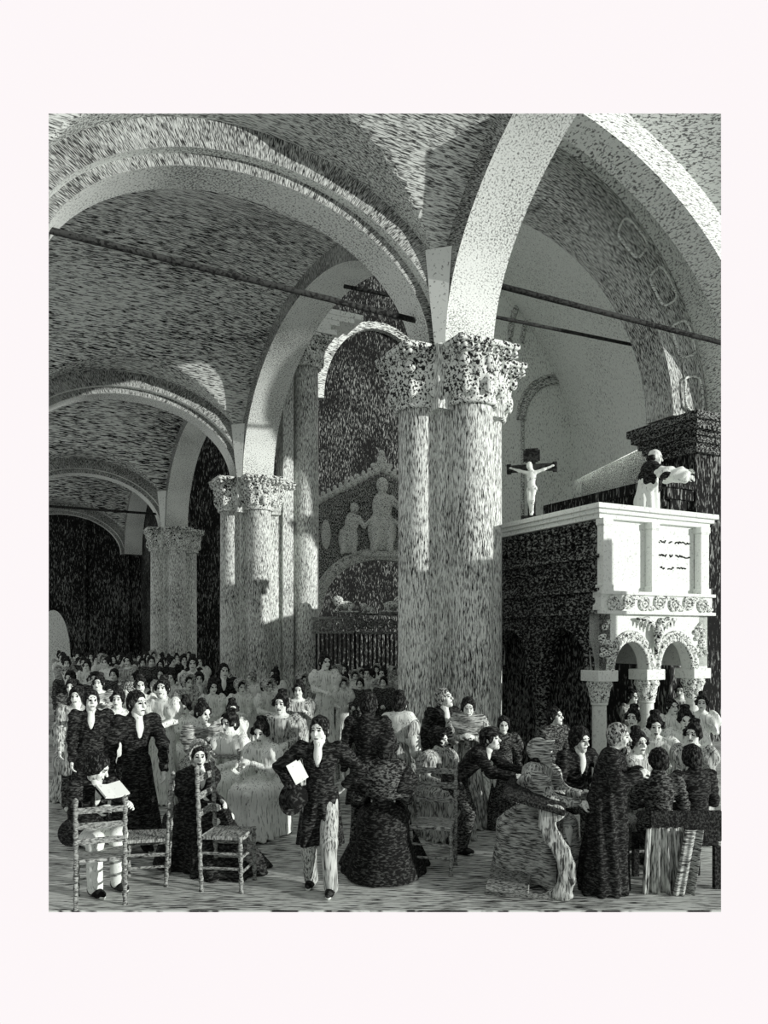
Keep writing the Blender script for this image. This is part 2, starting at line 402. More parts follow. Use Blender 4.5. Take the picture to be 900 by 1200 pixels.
# tie rods ------------------------------------------------------------
def rod(name, p, q, r, label):
    p, q = Vector(p), Vector(q)
    o = MB().tube([p, (p*2 + q)/3, (p + q*2)/3, q], r, 10).build(name, 'iron', clip=True, smooth=True); tag(o, label, 'tie rod'); return o
def on(P, a, b, z): return P + AX*a + BX*b + UP*z
rod('tie_rod', on(N[1], -.62, 0, 7.55), on(N[1], -7.5, 0, 7.72), .045, 'thick iron tie rod crossing the widest aisle arch')
rod('tie_rod', on(N[1], .55, 0, 8.45), on(N[1], 8.2, 0, 8.45), .05, 'thick iron tie rod from the nearest pier across the pulpit side')
rod('tie_rod', on(N[1], -.4, 3.4, 9.55), on(N[1], 7.62, 3.4, 9.75), .04, 'thinner iron tie rod ending at the moulded nave arch')
rod('tie_rod', on(N[3], -.62, 0, 7.6), on(N[3], -6.8, 0, 7.6), .05, 'short thin iron rod across the third aisle arch')
# nave side -----------------------------------------------------------
NC = Vector((2.75, 16.5, 0))
a = arch('nave_arch', NC, AX, BX, [(4.36, 4.05, 4.80, 4.55, .42), (4.80, 4.55, 5.20, 4.95, .46), (5.2, 4.95, 5.6, 5.4, .50)], 7.74, ('voussoir_nave', 'voussoir_nave'), a0=0.0, a1=PI*.62)
tag(a, 'broad moulded nave arch with square medallions landing on the dark cornice', 'arch', kind='structure')
for k in range(4):
    t = .12 + .27*k; tm = MB(); pts = []
    for j in range(24):
        q = 2*PI*j/24; sq = lambda x: math.copysign(abs(x)**.5, x)
        tt = t + .085*sq(math.cos(q)); rr = .30*sq(math.sin(q))
        pts.append(NC + AX*((5.0 + rr)*math.cos(tt)) + UP*(7.74 + (4.75 + rr)*math.sin(tt)) - BX*.50)
    tm.tube(pts, .03, 6, closed=True); tm.build('medallion', 'nave_vault', a, smooth=True)
a = arch('nave_rib', Vector((2.02, 14.0, 0)), AX, BX, [(7.0, 5.35, 8.0, 6.1, .35)], 7.2, ('nave_vault', 'nave_vault'), a0=.05, a1=PI*.6)
tag(a, 'pale outer vault rib sweeping above the moulded nave arch', 'rib', kind='structure')
def loft(name, C0, e0, z0, C1, e1, z1, mat, a0=-.02, a1=PI*.62, seg=60, m=14):
    mb = MB()
    for j in range(seg + 1):
        t = a0 + (a1 - a0)*j/seg; c, s = math.cos(t), math.sin(t)
        p = C0 + AX*e0[0]*c + UP*(z0 + e0[1]*s); q = C1 + AX*e1[0]*c + UP*(z1 + e1[1]*s)
        for i in range(m + 1):
            f = i/m; r = p.lerp(q, f) + UP*.35*math.sin(PI*f)*max(0, s); mb.v.append(tuple(r))
    k = m + 1
    mb.f = [(j*k + i, j*k + i + 1, (j + 1)*k + i + 1, (j + 1)*k + i) for j in range(seg) for i in range(m)]; mb.mi = [0]*len(mb.f)
    return struct(mb.build(name, mat, clip=True, smooth=True))
loft('ceiling_5', Vector((2.02, 14, 0)) + BX*.35, (7.15, 5.5), 7.2, NC - BX*.3, (5.45, 5.25), 7.74, 'nave_vault')
loft('ceiling_6', Vector((2.02, 14, 0)) - BX*.35, (7.85, 5.95), 7.2, Vector((2.02, 14, 0)) - BX*4.5, (9.6, 8.2), 7.2, 'nave_vault')
AP = NC + BX*6.5
loft('ceiling_7', NC + BX*.3, (5.2, 5.0), 7.74, AP, (7.4, 7.0), 7.9, 'apse_wall', a1=PI*.44)
w = MB(); w.box(AP + AX*6.3 + UP*8 + BX*.2, (5.0, .2, 8), FR); struct(w.build('wall_apse', 'apse_wall', clip=True))
pa, pb = NC + AX*6.1 + BX*.5, AP + AX*7.9
d_ = (pb - pa); L_ = d_.length; d_.normalize()
w = MB(); w.box((pa + pb)/2 + UP*3.95, (L_/2, .2, 3.95), (d_, Vector((d_.y, -d_.x, 0)), UP)); struct(w.build('wall_choir_right', 'vault', clip=True))
def ring(mb, C, a, b, z0, r, t0=0, t1=PI, n=36): mb.tube([C + AX*a*math.cos(t0 + (t1 - t0)*j/n) + UP*(z0 + b*math.sin(t0 + (t1 - t0)*j/n)) for j in range(n + 1)], r, 6)
def apx(u, v):  # a spot on the apse wall, from its direction
    k = (u - 450)/FOC; P0 = AP; t = (k*P0.y - P0.x)/(AX.x - k*AX.y); Y = P0.y + AX.y*t; return t, EYE + (750 - v)/FOC*Y
t0, zz = apx(657, 500); t1, zt = apx(612, 500); _, ztop = apx(657, 448)
mb = MB(); ring(mb, AP + AX*t0, abs(t0 - t1), ztop - zz, zz, .13); ring(mb, AP + AX*t0, abs(t0 - t1)*1.12, (ztop - zz)*1.12, zz, .07)
for sgn in (-1, 1): mb.tube([AP + AX*(t0 + sgn*abs(t0 - t1)) + UP*zz, AP + AX*(t0 + sgn*abs(t0 - t1)) + UP*3], .07, 6)
tag(mb.build('blind_arch', 'vault', smooth=True, clip=True), 'round blind arch on the pale apse wall above the crucifix', 'arch', kind='structure')
t0, zz = apx(775, 495); t1, _ = apx(722, 495); _, ztop = apx(775, 405)
mb = MB(); ring(mb, AP + AX*t0, abs(t0 - t1), ztop - zz, zz, .13); ring(mb, AP + AX*t0, abs(t0 - t1)*1.15, (ztop - zz)*1.12, zz, .07)
tag(mb.build('blind_arch', 'vault', smooth=True, clip=True), 'blind arch on the apse wall half hidden by the moulded nave arch', 'arch', kind='structure')
t0, zz = apx(690, 420); t1, _ = apx(597, 420); _, ztop = apx(690, 322)
mb = MB(); ring(mb, AP + AX*t0, abs(t0 - t1), ztop - zz, zz, .11, PI*.42, PI); ring(mb, AP + AX*t0, abs(t0 - t1)*.85, (ztop - zz)*.8, zz, .09, PI*.42, PI)
tag(mb.build('blind_arch', 'vault', smooth=True, clip=True), 'high double blind arch on the apse wall behind the tie rods', 'arch', kind='structure')
t0, z0 = apx(716, 500); col_ = MB(); c_ = AP + AX*t0 - BX*.15
col_.lathe([(.20, 3), (.20, z0 - .4), (.26, z0 - .36), (.24, z0 - .2), (.36, z0 + .05), (.36, z0 + .2)], c_, 16)
tag(col_.build('engaged_column', 'column', smooth=.6), 'slender engaged column between two blind arches of the apse wall', 'column', kind='structure')
# cornice block and its pier at the foot of the nave arch
CB = NC + AX*5.6
t = empty('cornice_pier', CB, math.atan2(AX.y, AX.x)); tag(t, 'dark moulded cornice pier carrying the broad nave arch behind the preacher', 'pier', kind='structure')
def clipped_local(mb, name, mat, par, bevel=0):
    o = mb.build(name, mat, None, bevel=0)
    mw = Matrix.Translation(par.location) @ Matrix.Rotation(par.rotation_euler.z, 4, 'Z')
    bm = bmesh.new(); bm.from_mesh(o.data); bm.transform(mw); clip_bm(bm); bm.transform(mw.inverted()); bm.to_mesh(o.data); bm.free(); o.parent = par; return o
c_ = MB()
for k, (h, z, hh) in enumerate(((1.22, 7.62, .09), (1.14, 7.45, .08), (1.02, 7.29, .08), (.94, 7.14, .07), (.86, 6.96, .11))): c_.box((0, 0, z), (h, h*.9, hh))
for k in range(14): c_.box((-1.08 + .165*k, -.98, 7.36), (.05, .06, .05))
clipped_local(c_, 'cornice', 'flank_shade_stone', t)
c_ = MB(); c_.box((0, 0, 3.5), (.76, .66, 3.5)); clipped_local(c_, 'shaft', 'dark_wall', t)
# choir screen wall behind the pulpit
s0 = Vector((5.6, 14.6, 0)); 
w = MB(); w.box(s0 + BX*1.7 + UP*2.55, (.22, 1.7, 2.55), FR); w.box(s0 + BX*1.7 + UP*5.2, (.34, 1.75, .10), FR); w.box(s0 + BX*1.7 + UP*5.4, (.42, 1.8, .10), FR)
for k in range(17): w.box(s0 + BX*(.1 + .2*k) - AX*.27 + UP*5.04, (.06, .05, .07), FR)
w.box(s0 + BX*6.2 + UP*2.08, (.2, 2.8, 2.08), FR)  # hidden low stretch, added to shade the foot of the second pier
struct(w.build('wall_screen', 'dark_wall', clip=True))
# end walls
EB = Vector((1.1, 12.6, 0)) + BX*32.6
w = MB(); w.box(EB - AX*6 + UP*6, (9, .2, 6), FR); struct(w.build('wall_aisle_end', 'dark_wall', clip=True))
E2 = Vector((1.1, 12.6, 0)) + BX*23
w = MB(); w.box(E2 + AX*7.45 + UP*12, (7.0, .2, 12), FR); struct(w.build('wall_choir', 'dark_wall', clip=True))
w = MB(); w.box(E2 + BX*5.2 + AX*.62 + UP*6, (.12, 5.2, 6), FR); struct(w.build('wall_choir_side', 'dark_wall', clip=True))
# unseen slab added off to the right, shading the foot of the nearest pier
w = MB(); w.box(Vector((6.9, 9.6, 2.3)), (.2, .62, 2.3), (Vector((.9, -.44, 0)), Vector((.44, .9, 0)), UP)); struct(w.build('wall_sun_blocker', 'column'))
def ex(E, u, v):
    k = (u - 450)/FOC; t = (k*E.y - E.x)/(AX.x - k*AX.y); Y = E.y + AX.y*t; return t, EYE + (750 - v)/FOC*Y
tA, zA = ex(E2, 440, 480); tB, _ = ex(E2, 375, 480); _, zT = ex(E2, 440, 388)
a = arch('choir_arch', E2 + AX*tA - BX*.3, AX, BX, [(abs(tA - tB), zT - zA - .1, abs(tA - tB)*1.16, zT - zA + .25, .2)], zA, ('vault', 'vault'))
tag(a, 'dim round arch on the choir wall above the gabled canopy', 'arch', kind='structure')
tA, zA = ex(EB, 62, 770); tB, _ = ex(EB, 82, 770); _, zT = ex(EB, 62, 715)
d = MB(); n_ = 24; P_ = EB + AX*tA - BX*.26; r_ = abs(tB - tA)
pts = [P_ + AX*r_ + UP*0] + [P_ + AX*r_*math.cos(PI*j/n_) + UP*(zA + (zT - zA)*math.sin(PI*j/n_)) for j in range(n_ + 1)] + [P_ - AX*r_]
m_ = len(pts); d.add(pts + [p + BX*.12 for p in pts], [tuple(range(m_)), tuple(range(2*m_ - 1, m_ - 1, -1))] + [(i, (i + 1) % m_, m_ + (i + 1) % m_, m_ + i) for i in range(m_)])
o = d.build('door_1', 'apse_wall', clip=True); struct(o)
for (ua, ub, va, vt) in ((100, 150, 640, 585), (150, 175, 650, 600)):
    tA, zA = ex(EB, (ua + ub)/2, va); tB, _ = ex(EB, ub, va); _, zT = ex(EB, (ua + ub)/2, vt)
    mb = MB(); ring(mb, EB + AX*tA - BX*.22, abs(tB - tA), zT - zA, zA, .12)
    for s in (-1, 1): mb.tube([EB + AX*(tA + s*abs(tB - tA)) - BX*.22 + UP*zA, EB + AX*(tA + s*abs(tB - tA)) - BX*.22], .12, 6)
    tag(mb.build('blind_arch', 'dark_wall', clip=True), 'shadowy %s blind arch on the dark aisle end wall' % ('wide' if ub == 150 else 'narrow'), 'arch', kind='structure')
# tall column behind the second pier, with its own capital and entablature
P = N[2] + AX*1.55 - BX*.25
t = empty('tall_column', P, math.atan2(AX.y, AX.x)); tag(t, 'tall pale column with leafy capital and stepped entablature behind the second pier', 'column', kind='structure')
zc = EYE + (750 - 432)/FOC*P.y
c_ = MB(); c_.lathe([(.55, 0), (.55, .5), (.42, .6), (.40, .9), (.36, zc)], (0, 0, 0), 32); c_.build('shaft', 'column', t, smooth=.6)
q = bpy.data.objects.new('capital', CAP_ME); COL.objects.link(q); q.parent = t; q.location = (0, 0, zc); q.scale = (1.1, 1.1, 1.05)
e = MB()
for k, (h, z) in enumerate(((.62, .98), (.52, 1.12), (.66, 1.26), (.9, 1.42), (1.05, 1.58))): e.box((h - .5, 0, zc + z), (h, .6, .075))
e.build('entablature', 'pale_and_lit_plaster', t)
p_ = MB(); p_.box((-.62, .1, zc/2), (.16, .3, zc/2)); p_.build('pilaster', 'column', t)
# ================================================================ pulpit
PC = Vector((3.28, 11.7, 0)); PA = math.atan2(AX.y, AX.x)
LA, LB = 2.36, 3.1                                   # length along A (bright front) and along B (dark flank); local x along A, y along B
pul = empty('pulpit', PC, PA)
tag(pul, 'tall carved stone pulpit on columned arches with blank white panels on its bright side', 'pulpit')
def plate(x0, x1, zs, zt, arches, th, seg=20):
    """wall plate in the local x-z plane (thickness th towards +y) pierced by round arches [(xc, r, stilt)]"""
    pts = []                                       # lower outline from x0 to x1
    pts.append((x0, zs))
    for xc, r, rz in arches:
        for j in range(seg + 1):
            a = PI - PI*j/seg; pts.append((xc + r*math.cos(a), zs + rz*math.sin(a)))
    pts.append((x1, zs)); vs = []; fs = []
    for (x, z) in pts: vs += [(x, 0, z), (x, 0, zt), (x, th, z), (x, th, zt)]
    for i in range(len(pts) - 1):
        a, b = 4*i, 4*i + 4
        if abs(pts[i][0] - pts[i + 1][0]) < 1e-6: fs.append((a, b, b + 2, a + 2)); continue
        fs += [(a, b, b + 1, a + 1), (a + 2, a + 3, b + 3, b + 2), (a, a + 2, b + 2, b), (a + 1, b + 1, b + 3, a + 3)]
    e = 4*(len(pts) - 1); fs += [(0, 1, 3, 2), (e, e + 2, e + 3, e + 1)]
    return vs, fs
def turn(vs): return [(y, x, z) for x, y, z in vs]   # from the bright side's plane to the flank's plane
Z_AB, Z_SP, Z_FR, Z_PN, Z_CO, Z_TOP = 1.88, 1.97, 2.85, 3.18, 4.30, 4.52
# top cornice
m = MB()
for z, o_, h in ((4.33, .03, .04), (4.40, .08, .035), (4.47, .13, .04)):
    m.box((LA/2, LB/2, z), (LA/2 + o_, LB/2 + o_, h))
m.build('cornice', 'marble', pul, bevel=.01)
m = MB(); m.box((LA/2, LB/2, 3.72), (LA/2 - .12, LB/2 - .12, .07)); m.build('pulpit_floor', 'bronze_dark', pul)
# bright side: pilasters, panels, parapet wall
for a0, a1 in ((-.02, .19), (.98, 1.17), (2.08, 2.32)):
    c = (a0 + a1)/2; h = (a1 - a0)/2; q = MB()
    q.box((c, -.02, 3.74), (h*.8, .07, .50)); q.box((c, -.02, 3.23), (h, .09, .05)); q.box((c, -.02, 4.24), (h*.95, .085, .05)); q.box((c, -.02, 4.18), (h*.8, .08, .012)); q.build('pilaster', 'marble', pul, bevel=.008)
for k, (a0, a1) in enumerate(((.19, .98), (1.17, 2.08))):
    q = MB(); q.box(((a0 + a1)/2, .10, 3.74), ((a1 - a0)/2 + .02, .05, .57)); pn = q.build('panel', 'marble', pul)
    if k == 1:
        pn['label'] = 'white panel with three short lines of worn lettering'
        rr = random.Random(4)
        for line, (z, x0, x1) in enumerate(((4.02, .10, .80), (3.80, .06, .78), (3.60, .16, .72))):
            x = x0; ins = MB()
            while x < x1:                             # worn, unreadable strokes, as in the picture
                w_ = rr.uniform(.035, .075)
                pts = [(a0 + x + w_*f, .045, z + rr.uniform(-.022, .022)) for f in (0, .33, .66, 1)]
                ins.tube(pts, .011, 5); x += w_ + (.012 if rr.random() < .72 or line == 2 and rr.random() < .3 else .07)
            ins.build('inscription', 'ink', pn)
# frieze with running scroll
fr = MB(); fr.box((LA/2, .02, (Z_FR + Z_PN)/2), (LA/2 + .03, .09, (Z_PN - Z_FR)/2)); fr.box((LA/2, -.03, Z_PN - .02), (LA/2 + .06, .09, .025)); fr.box((LA/2, -.03, Z_FR + .01), (LA/2 + .06, .09, .025))
fz = fr.build('frieze', 'marble', pul)
F = Field()
for k in range(7):
    x = .2 + .325*k; zc_ = (Z_FR + Z_PN)/2 + (.015 if k % 2 else -.015)
    F.tor((x, -.085, zc_), .095, .026, 1); F.tor((x, -.085, zc_), .035, .02, 1); F.cap((x + .09, -.085, zc_), (x + .24, -.085, zc_ + (.07 if k % 2 else -.07)), .024, .016); F.ell((x + .16, -.085, zc_ + (.08 if k % 2 else -.08)), (.06, .025, .03))
fobj('scroll', F, .014, 'marble_carved', fz)
# arcade plates
vs, fs = plate(0, LA, Z_SP, Z_FR, [(.64, .37, .46), (1.62, .37, .46)], .22); m = MB().add(vs, fs); arc = m.build('arcade', 'marble', pul, smooth=.5)
vs, fs = plate(0, LB, Z_SP, Z_FR, [(.80, .52, .62), (2.25, .52, .62)], .22); m = MB().add(turn(vs), fs); m.build('flank_arcade', 'flank_shade_stone', pul, smooth=.5)
for xc in (.64, 1.62):
    F = Field(); F2 = 17
    for j in range(F2):
        a = PI*j/(F2 - 1); F.ell((xc + .425*math.cos(a), -.02, Z_SP + .52*math.sin(a)), (.045, .045, .045), k=.012)
    for j in range(40):
        a = PI*j/40; b = PI*(j + 1)/40; F.cap((xc + .375*math.cos(a), -.01, Z_SP + .465*math.sin(a)), (xc + .375*math.cos(b), -.01, Z_SP + .465*math.sin(b)), .03, k=.01)
        F.cap((xc + .485*math.cos(a), -.01, Z_SP + .59*math.sin(a)), (xc + .485*math.cos(b), -.01, Z_SP + .59*math.sin(b)), .025, k=.01)
    fobj('archivolt', F, .014, 'marble_carved', pul)
rr = random.Random(7)
for nm, spots in (('corner_carving', [(.06 + rr.uniform(-.03, .2), 2.30 + rr.uniform(-.15, .45)) for _ in range(16)]), ('corner_carving', [(2.2 + rr.uniform(-.16, .1), 2.35 + rr.uniform(-.2, .42)) for _ in range(16)])):
    F = Field()
    for x, z in spots: F.ell((x, -.01, z), (rr.uniform(.03, .07), .05, rr.uniform(.03, .08)), Matrix.Rotation(rr.uniform(0, PI), 3, 'Y'), k=.01)
    fobj(nm, F, .014, 'marble_carved', pul)
# the eagle between the two arches
F = Field(); ex_, ez = 1.13, 2.60
F.ell((ex_, -.10, ez - .05), (.075, .08, .15)); F.ell((ex_, -.14, ez + .13), (.05, .06, .055)); F.cap((ex_, -.18, ez + .13), (ex_, -.235, ez + .10), .022, .008, k=.01)
F.cap((ex_, -.08, ez - .18), (ex_, -.06, ez - .36), .06, .035)
for s in (-1, 1):
    F.cap((ex_ + s*.05, -.08, ez + .05), (ex_ + s*.22, -.08, ez + .16), .045, .04); F.cap((ex_ + s*.22, -.08, ez + .16), (ex_ + s*.42, -.07, ez + .17), .04, .02)
    for j in range(4): F.cap((ex_ + s*(.16 + .07*j), -.08, ez + .14), (ex_ + s*(.17 + .075*j), -.06, ez - .02 + .03*j), .024, .012, k=.012)
    F.cap((ex_ + s*.04, -.1, ez - .16), (ex_ + s*.06, -.13, ez - .28), .025, .02)
o = fobj('eagle', F, .011, 'carved', pul); o['label'] = 'carved spread-winged eagle between the two arches'
# columns with capitals and abaci
for k, (x, y) in enumerate(((.13, .14), (1.13, .14), (2.18, .14), (.13, 1.53), (.13, LB - .14), (2.18, LB - .14))):
    c = MB(); c.lathe([(.16, 0), (.16, .08), (.13, .12), (.15, .18), (.112, .24), (.108, 1.42), (.13, 1.44), (.13, 1.47)], (x, y, 0), 24)
    if k in (0, 2): c.box((x + .07, y + .05, .85), (.06, .06, .62))
    c.build('column', 'marble' if k in (0, 1, 2) else 'flank_shade_stone', pul, smooth=.6)
    F = Field(); F.cone((x, y, 1.48), .115, 1.80, .17, k=.01, f=lambda X, Y, Z, x=x, y=y: -.022*np.abs(np.sin(3*np.arctan2(Y - y, X - x))))
    for a in range(8):
        th = a*PI/4; F.ell((x + .16*math.cos(th), y + .16*math.sin(th), 1.74), (.04, .04, .05), k=.012); F.ell((x + .135*math.cos(th + .4), y + .135*math.sin(th + .4), 1.58), (.03, .03, .05), k=.012)
    fobj('column_capital', F, .013, 'marble_carved' if k in (0, 1, 2) else 'flank_shade_stone', pul)
    a_ = MB(); a_.box((x, y, (1.80 + Z_SP)/2), (.20, .20, (Z_SP - 1.80)/2)); a_.build('abacus', 'marble' if k in (0, 1, 2) else 'flank_shade_stone', pul, bevel=.01)
# flank: carved walls in registers, with its shade painted in as darker stone
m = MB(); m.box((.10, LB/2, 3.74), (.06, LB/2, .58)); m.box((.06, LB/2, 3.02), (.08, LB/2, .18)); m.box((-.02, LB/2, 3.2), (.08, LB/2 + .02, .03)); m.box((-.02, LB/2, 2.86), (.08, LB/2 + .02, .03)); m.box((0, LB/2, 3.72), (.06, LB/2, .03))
m.build('flank_wall', 'flank_shade_stone', pul)
F = Field(); rr = random.Random(3)
for k in range(17):
    y = .12 + .178*k; z = 4.0
    F.ell((0.02, y, z), (.06, .06, .15), k=.02); F.ell((0, y, z + .19), (.045, .045, .05), k=.015); F.cap((.0, y - .05, z + .07), (-.02, y + .04, z - .02), .025, .02)
for k in range(22):
    y = .08 + .137*k; F.tor((0.02, y, 3.44), .05, .022, 0); F.ell((0.03, y + .06, 3.57), (.05, .04, .05))
fobj('flank_relief', F, .02, 'flank_shade_stone', pul)
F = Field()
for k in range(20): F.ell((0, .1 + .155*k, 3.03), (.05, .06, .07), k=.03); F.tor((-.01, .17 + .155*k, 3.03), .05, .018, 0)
fobj('flank_frieze', F, .018, 'flank_shade_stone', pul)
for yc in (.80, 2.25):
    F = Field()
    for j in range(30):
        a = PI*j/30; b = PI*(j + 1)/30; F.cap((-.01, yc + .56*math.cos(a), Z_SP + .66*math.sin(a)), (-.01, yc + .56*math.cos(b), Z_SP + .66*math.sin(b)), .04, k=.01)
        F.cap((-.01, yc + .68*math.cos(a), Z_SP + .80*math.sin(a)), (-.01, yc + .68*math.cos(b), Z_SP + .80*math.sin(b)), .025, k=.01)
    fobj('flank_archivolt', F, .02, 'flank_shade_stone', pul)
m = MB(); m.box((.34, LB/2, 1.3), (.05, LB/2 - .3, 1.3))
for k in range(11): m.box((.28, .3 + .25*k, 1.0), (.02, .025, .9))
m.box((.28, LB/2, 1.86), (.03, LB/2 - .3, .05)); m.box((.28, LB/2, .9), (.03, LB/2 - .3, .05)); m.build('flank_grate', 'bronze_dark', pul)
m = MB(); m.box((LA/2 + .3, LB - .12, 1.0), (LA/2 - .35, .06, 1.0)); m.build('rear_wall', 'dark_wall', pul)
m = MB(); m.box((LA/2, LB - .06, 3.7), (LA/2, .06, .6)); m.box((LA - .06, LB/2, 3.7), (.06, LB/2, .6)); m.box((LA - .1, LB/2, 2.6), (.1, LB/2, .6)); m.box((LA/2, LB - .1, 2.5), (LA/2, .1, .6)); m.build('parapet', 'marble', pul)
# ================================================================ crucifix on the pulpit's flank
CP = PC + BX*1.72 + AX*.06
cr = empty('crucifix', CP + UP*4.51, PA - .75); cr.scale = (1.08, 1.08, 1.04); tag(cr, 'dark crucifix with pale carved figure standing on the pulpit edge', 'crucifix')
m = MB(); m.box((0, 0, .03), (.16, .10, .03)); m.box((0, 0, .58), (.06, .03, .56)); m.box((0, 0, .86), (.36, .028, .06)); m.box((-.36, 0, .86), (.035, .035, .08)); m.box((.36, 0, .86), (.035, .035, .08)); m.build('cross', 'iron', cr, bevel=.006)
m = MB(); m.box((0, -.02, 1.06), (.13, .02, .09)); m.box((0, -.025, 1.15), (.10, .022, .025)); m.box((0, -.025, .97), (.10, .022, .02)); m.build('title_board', 'iron', cr)
F = Field(); y = -.07
F.ell((0, y, .70), (.075, .05, .12)); F.ell((0, y, .57), (.06, .045, .08)); F.ell((.02, y - .02, .50), (.075, .055, .06))
F.ell((-.03, y - .03, .88), (.048, .055, .065)); F.cap((0, y, .80), (-.02, y - .01, .86), .03)
for s in (-1, 1):
    F.cap((s*.07, y, .77), (s*.19, y + .01, .81), .03, .024); F.cap((s*.19, y + .01, .81), (s*.31, y + .03, .86), .023, .016); F.ell((s*.33, y + .03, .87), (.028, .014, .02), k=.008)
    F.cap((s*.035, y - .01, .48), (s*.025, y - .06, .30), .042, .03); F.cap((s*.025, y - .06, .30), (.012*s, y + .02, .12), .028, .018); F.cap((.012*s, y + .01, .11), (.012*s, y - .03, .07), .018, .014)
fobj('corpus', F, .008, 'pale_and_lit_plaster', cr)
# ================================================================ gabled canopy over the choir
TC = at(447, 25.5); TC.z = 0
tb = empty('gabled_canopy', TC, PA*.35); tag(tb, 'carved gabled canopy with seated relief figures over a round arch behind the railing', 'canopy')
def tz(v): return EYE + (750 - v)/FOC*25.5
hw = 2.75; R_i, z_s = 1.95, tz(712)
zb = tz(712); zg = tz(606); za = tz(556)
pts = [(-hw, 0)]
m = MB(); n_ = 28; out = []
low = [(R_i*math.cos(PI - PI*j/n_), z_s + (tz(655) - z_s)*math.sin(PI*j/n_)) for j in range(n_ + 1)]
low = [(-hw, z_s)] + low + [(hw, z_s)]
def top(x): return zg + (za - zg)*(1 - abs(x)/hw)
vs = []; fs = []
for x, z in low: vs += [(x, 0, z), (x, 0, top(x)), (x, .5, z), (x, .5, top(x))]
for i in range(len(low) - 1):
    a, b = 4*i, 4*i + 4; fs += [(a, b, b + 1, a + 1), (a + 2, a + 3, b + 3, b + 2), (a, a + 2, b + 2, b), (a + 1, b + 1, b + 3, a + 3)]
e = 4*(len(low) - 1); fs += [(0, 1, 3, 2), (e, e + 2, e + 3, e + 1)]
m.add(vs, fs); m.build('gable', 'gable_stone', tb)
F = Field()
for s in (-1, 1):
    for j in range(16):
        f = j/15; x = s*(hw + .1)*(1 - f); z = zg + (za - zg + .12)*f
        F.ell((x, -.06, z + .06), (.13, .14, .12), k=.02); F.ell((x + s*.05, -.1, z + .19), (.07, .07, .09), k=.02)
F.ell((0, -.05, za + .38), (.16, .14, .30)); F.ell((0, -.05, za + .68), (.11, .11, .13)); F.cap((-.3, -.05, za + .28), (.3, -.05, za + .28), .08)
fobj('crocket', F, .03, 'marble_carved', tb)
F = Field()
for j in range(26):
    a = PI*j/25; F.ell(((R_i + .16)*math.cos(a), -.05, z_s + (tz(655) - z_s + .16)*math.sin(a)), (.14, .12, .14), k=.02)
for j in range(40):
    a = PI*j/40; b = PI*(j + 1)/40
    for d_ in (.02, .32): F.cap(((R_i + d_)*math.cos(a), -.04, z_s + (tz(655) - z_s + d_)*math.sin(a)), ((R_i + d_)*math.cos(b), -.04, z_s + (tz(655) - z_s + d_)*math.sin(b)), .045, k=.01)
fobj('archivolt', F, .03, 'marble_carved', tb)
F = Field(); zr = tz(640)
def relief_fig(F, x, z, h, lean=0, arm=1):
    F.ell((x, -.12, z + h*.28), (h*.20, .13, h*.28)); F.ell((x + lean*h*.08, -.14, z + h*.60), (h*.14, .12, h*.20)); F.ell((x + lean*h*.14, -.17, z + h*.88), (h*.085, .10, h*.11), k=.02)
    F.cap((x + lean*h*.08 + arm*h*.12, -.15, z + h*.70), (x + arm*h*.30, -.20, z + h*.52), h*.055, h*.04); F.cap((x + arm*h*.30, -.2, z + h*.52), (x + arm*h*.42, -.2, z + h*.66), h*.04, h*.03)
    F.cap((x - h*.08, -.15, z + h*.34), (x - h*.12, -.24, z + h*.02), h*.075, h*.05); F.cap((x + h*.08, -.15, z + h*.34), (x + h*.10, -.24, z + h*.02), h*.075, h*.05)
relief_fig(F, 0, tz(646), 2.45, 0, 1); relief_fig(F, -1.12, tz(650), 1.7, .8, 1); relief_fig(F, 1.12, tz(650), 1.7, -.8, -1); F.box((0, -.05, tz(650)), (.7, .2, .09), rd=.04)
F.ell((-1.85, -.06, tz(628)), (.16, .14, .5)); F.ell((1.85, -.06, tz(628)), (.16, .14, .5))
fobj('relief_figures', F, .032, 'marble_carved', tb)
for s in (-1, 1):
    c = MB(); c.lathe([(.34, 0), (.34, .3), (.24, .4), (.22, z_s - .5), (.3, z_s - .42), (.28, z_s - .3), (.4, z_s - .05), (.4, z_s)], (s*(R_i + .4), .25, 0), 20); c.build('column', 'column', tb, smooth=.6)
# ================================================================ iron railing with scrolled top
rl = empty('choir_railing', (0, 0, 0)); tag(rl, 'wrought iron choir railing with scrolled frieze and upright bars below the canopy', 'railing')
q0, q1, q2 = at(366, 22.4), at(416, 21.6), at(486, 22.6)
def rz_(v): return EYE + (750 - v)/FOC*22
for k, (a, b, v0, v1) in enumerate(((q0, q1, 724, 741), (q1, q2, 720, 742))):
    d = (b - a); L = d.length; d.normalize(); nrm = Vector((d.y, -d.x, 0)); 
    for v in (v0, v1, 786): m = MB(); m.box((a + b)/2 + UP*rz_(v), (L/2, .04, .035), (d, nrm, UP)); m.build('rail', 'iron_light', rl)
    nb = 10 if k == 0 else 14
    for j in range(nb + 1):
        p = a + d*(L*j/nb); m = MB(); m.tube([p, p + UP*rz_(v1)], .028, 6); m.build('bar', 'iron', rl)
    F = Field(); ns = 4 if k == 0 else 6; zc_ = rz_((v0 + v1)/2); 
    for j in range(ns):
        x = L*(j + .5)/ns; F.tor((x, 0, zc_), .13, .03, 1); F.tor((x + .02, 0, zc_), .055, .026, 1); F.cap((x + .13, 0, zc_), (x + L/ns - .13, 0, zc_ + .05), .026)
    o = fobj('scrollwork', F, .022, 'iron_light', rl, xf=Matrix.Translation(a) @ Matrix(((d.x, nrm.x*-1, 0, 0), (d.y, nrm.y*-1, 0, 0), (0, 0, 1, 0), (0, 0, 0, 1))))
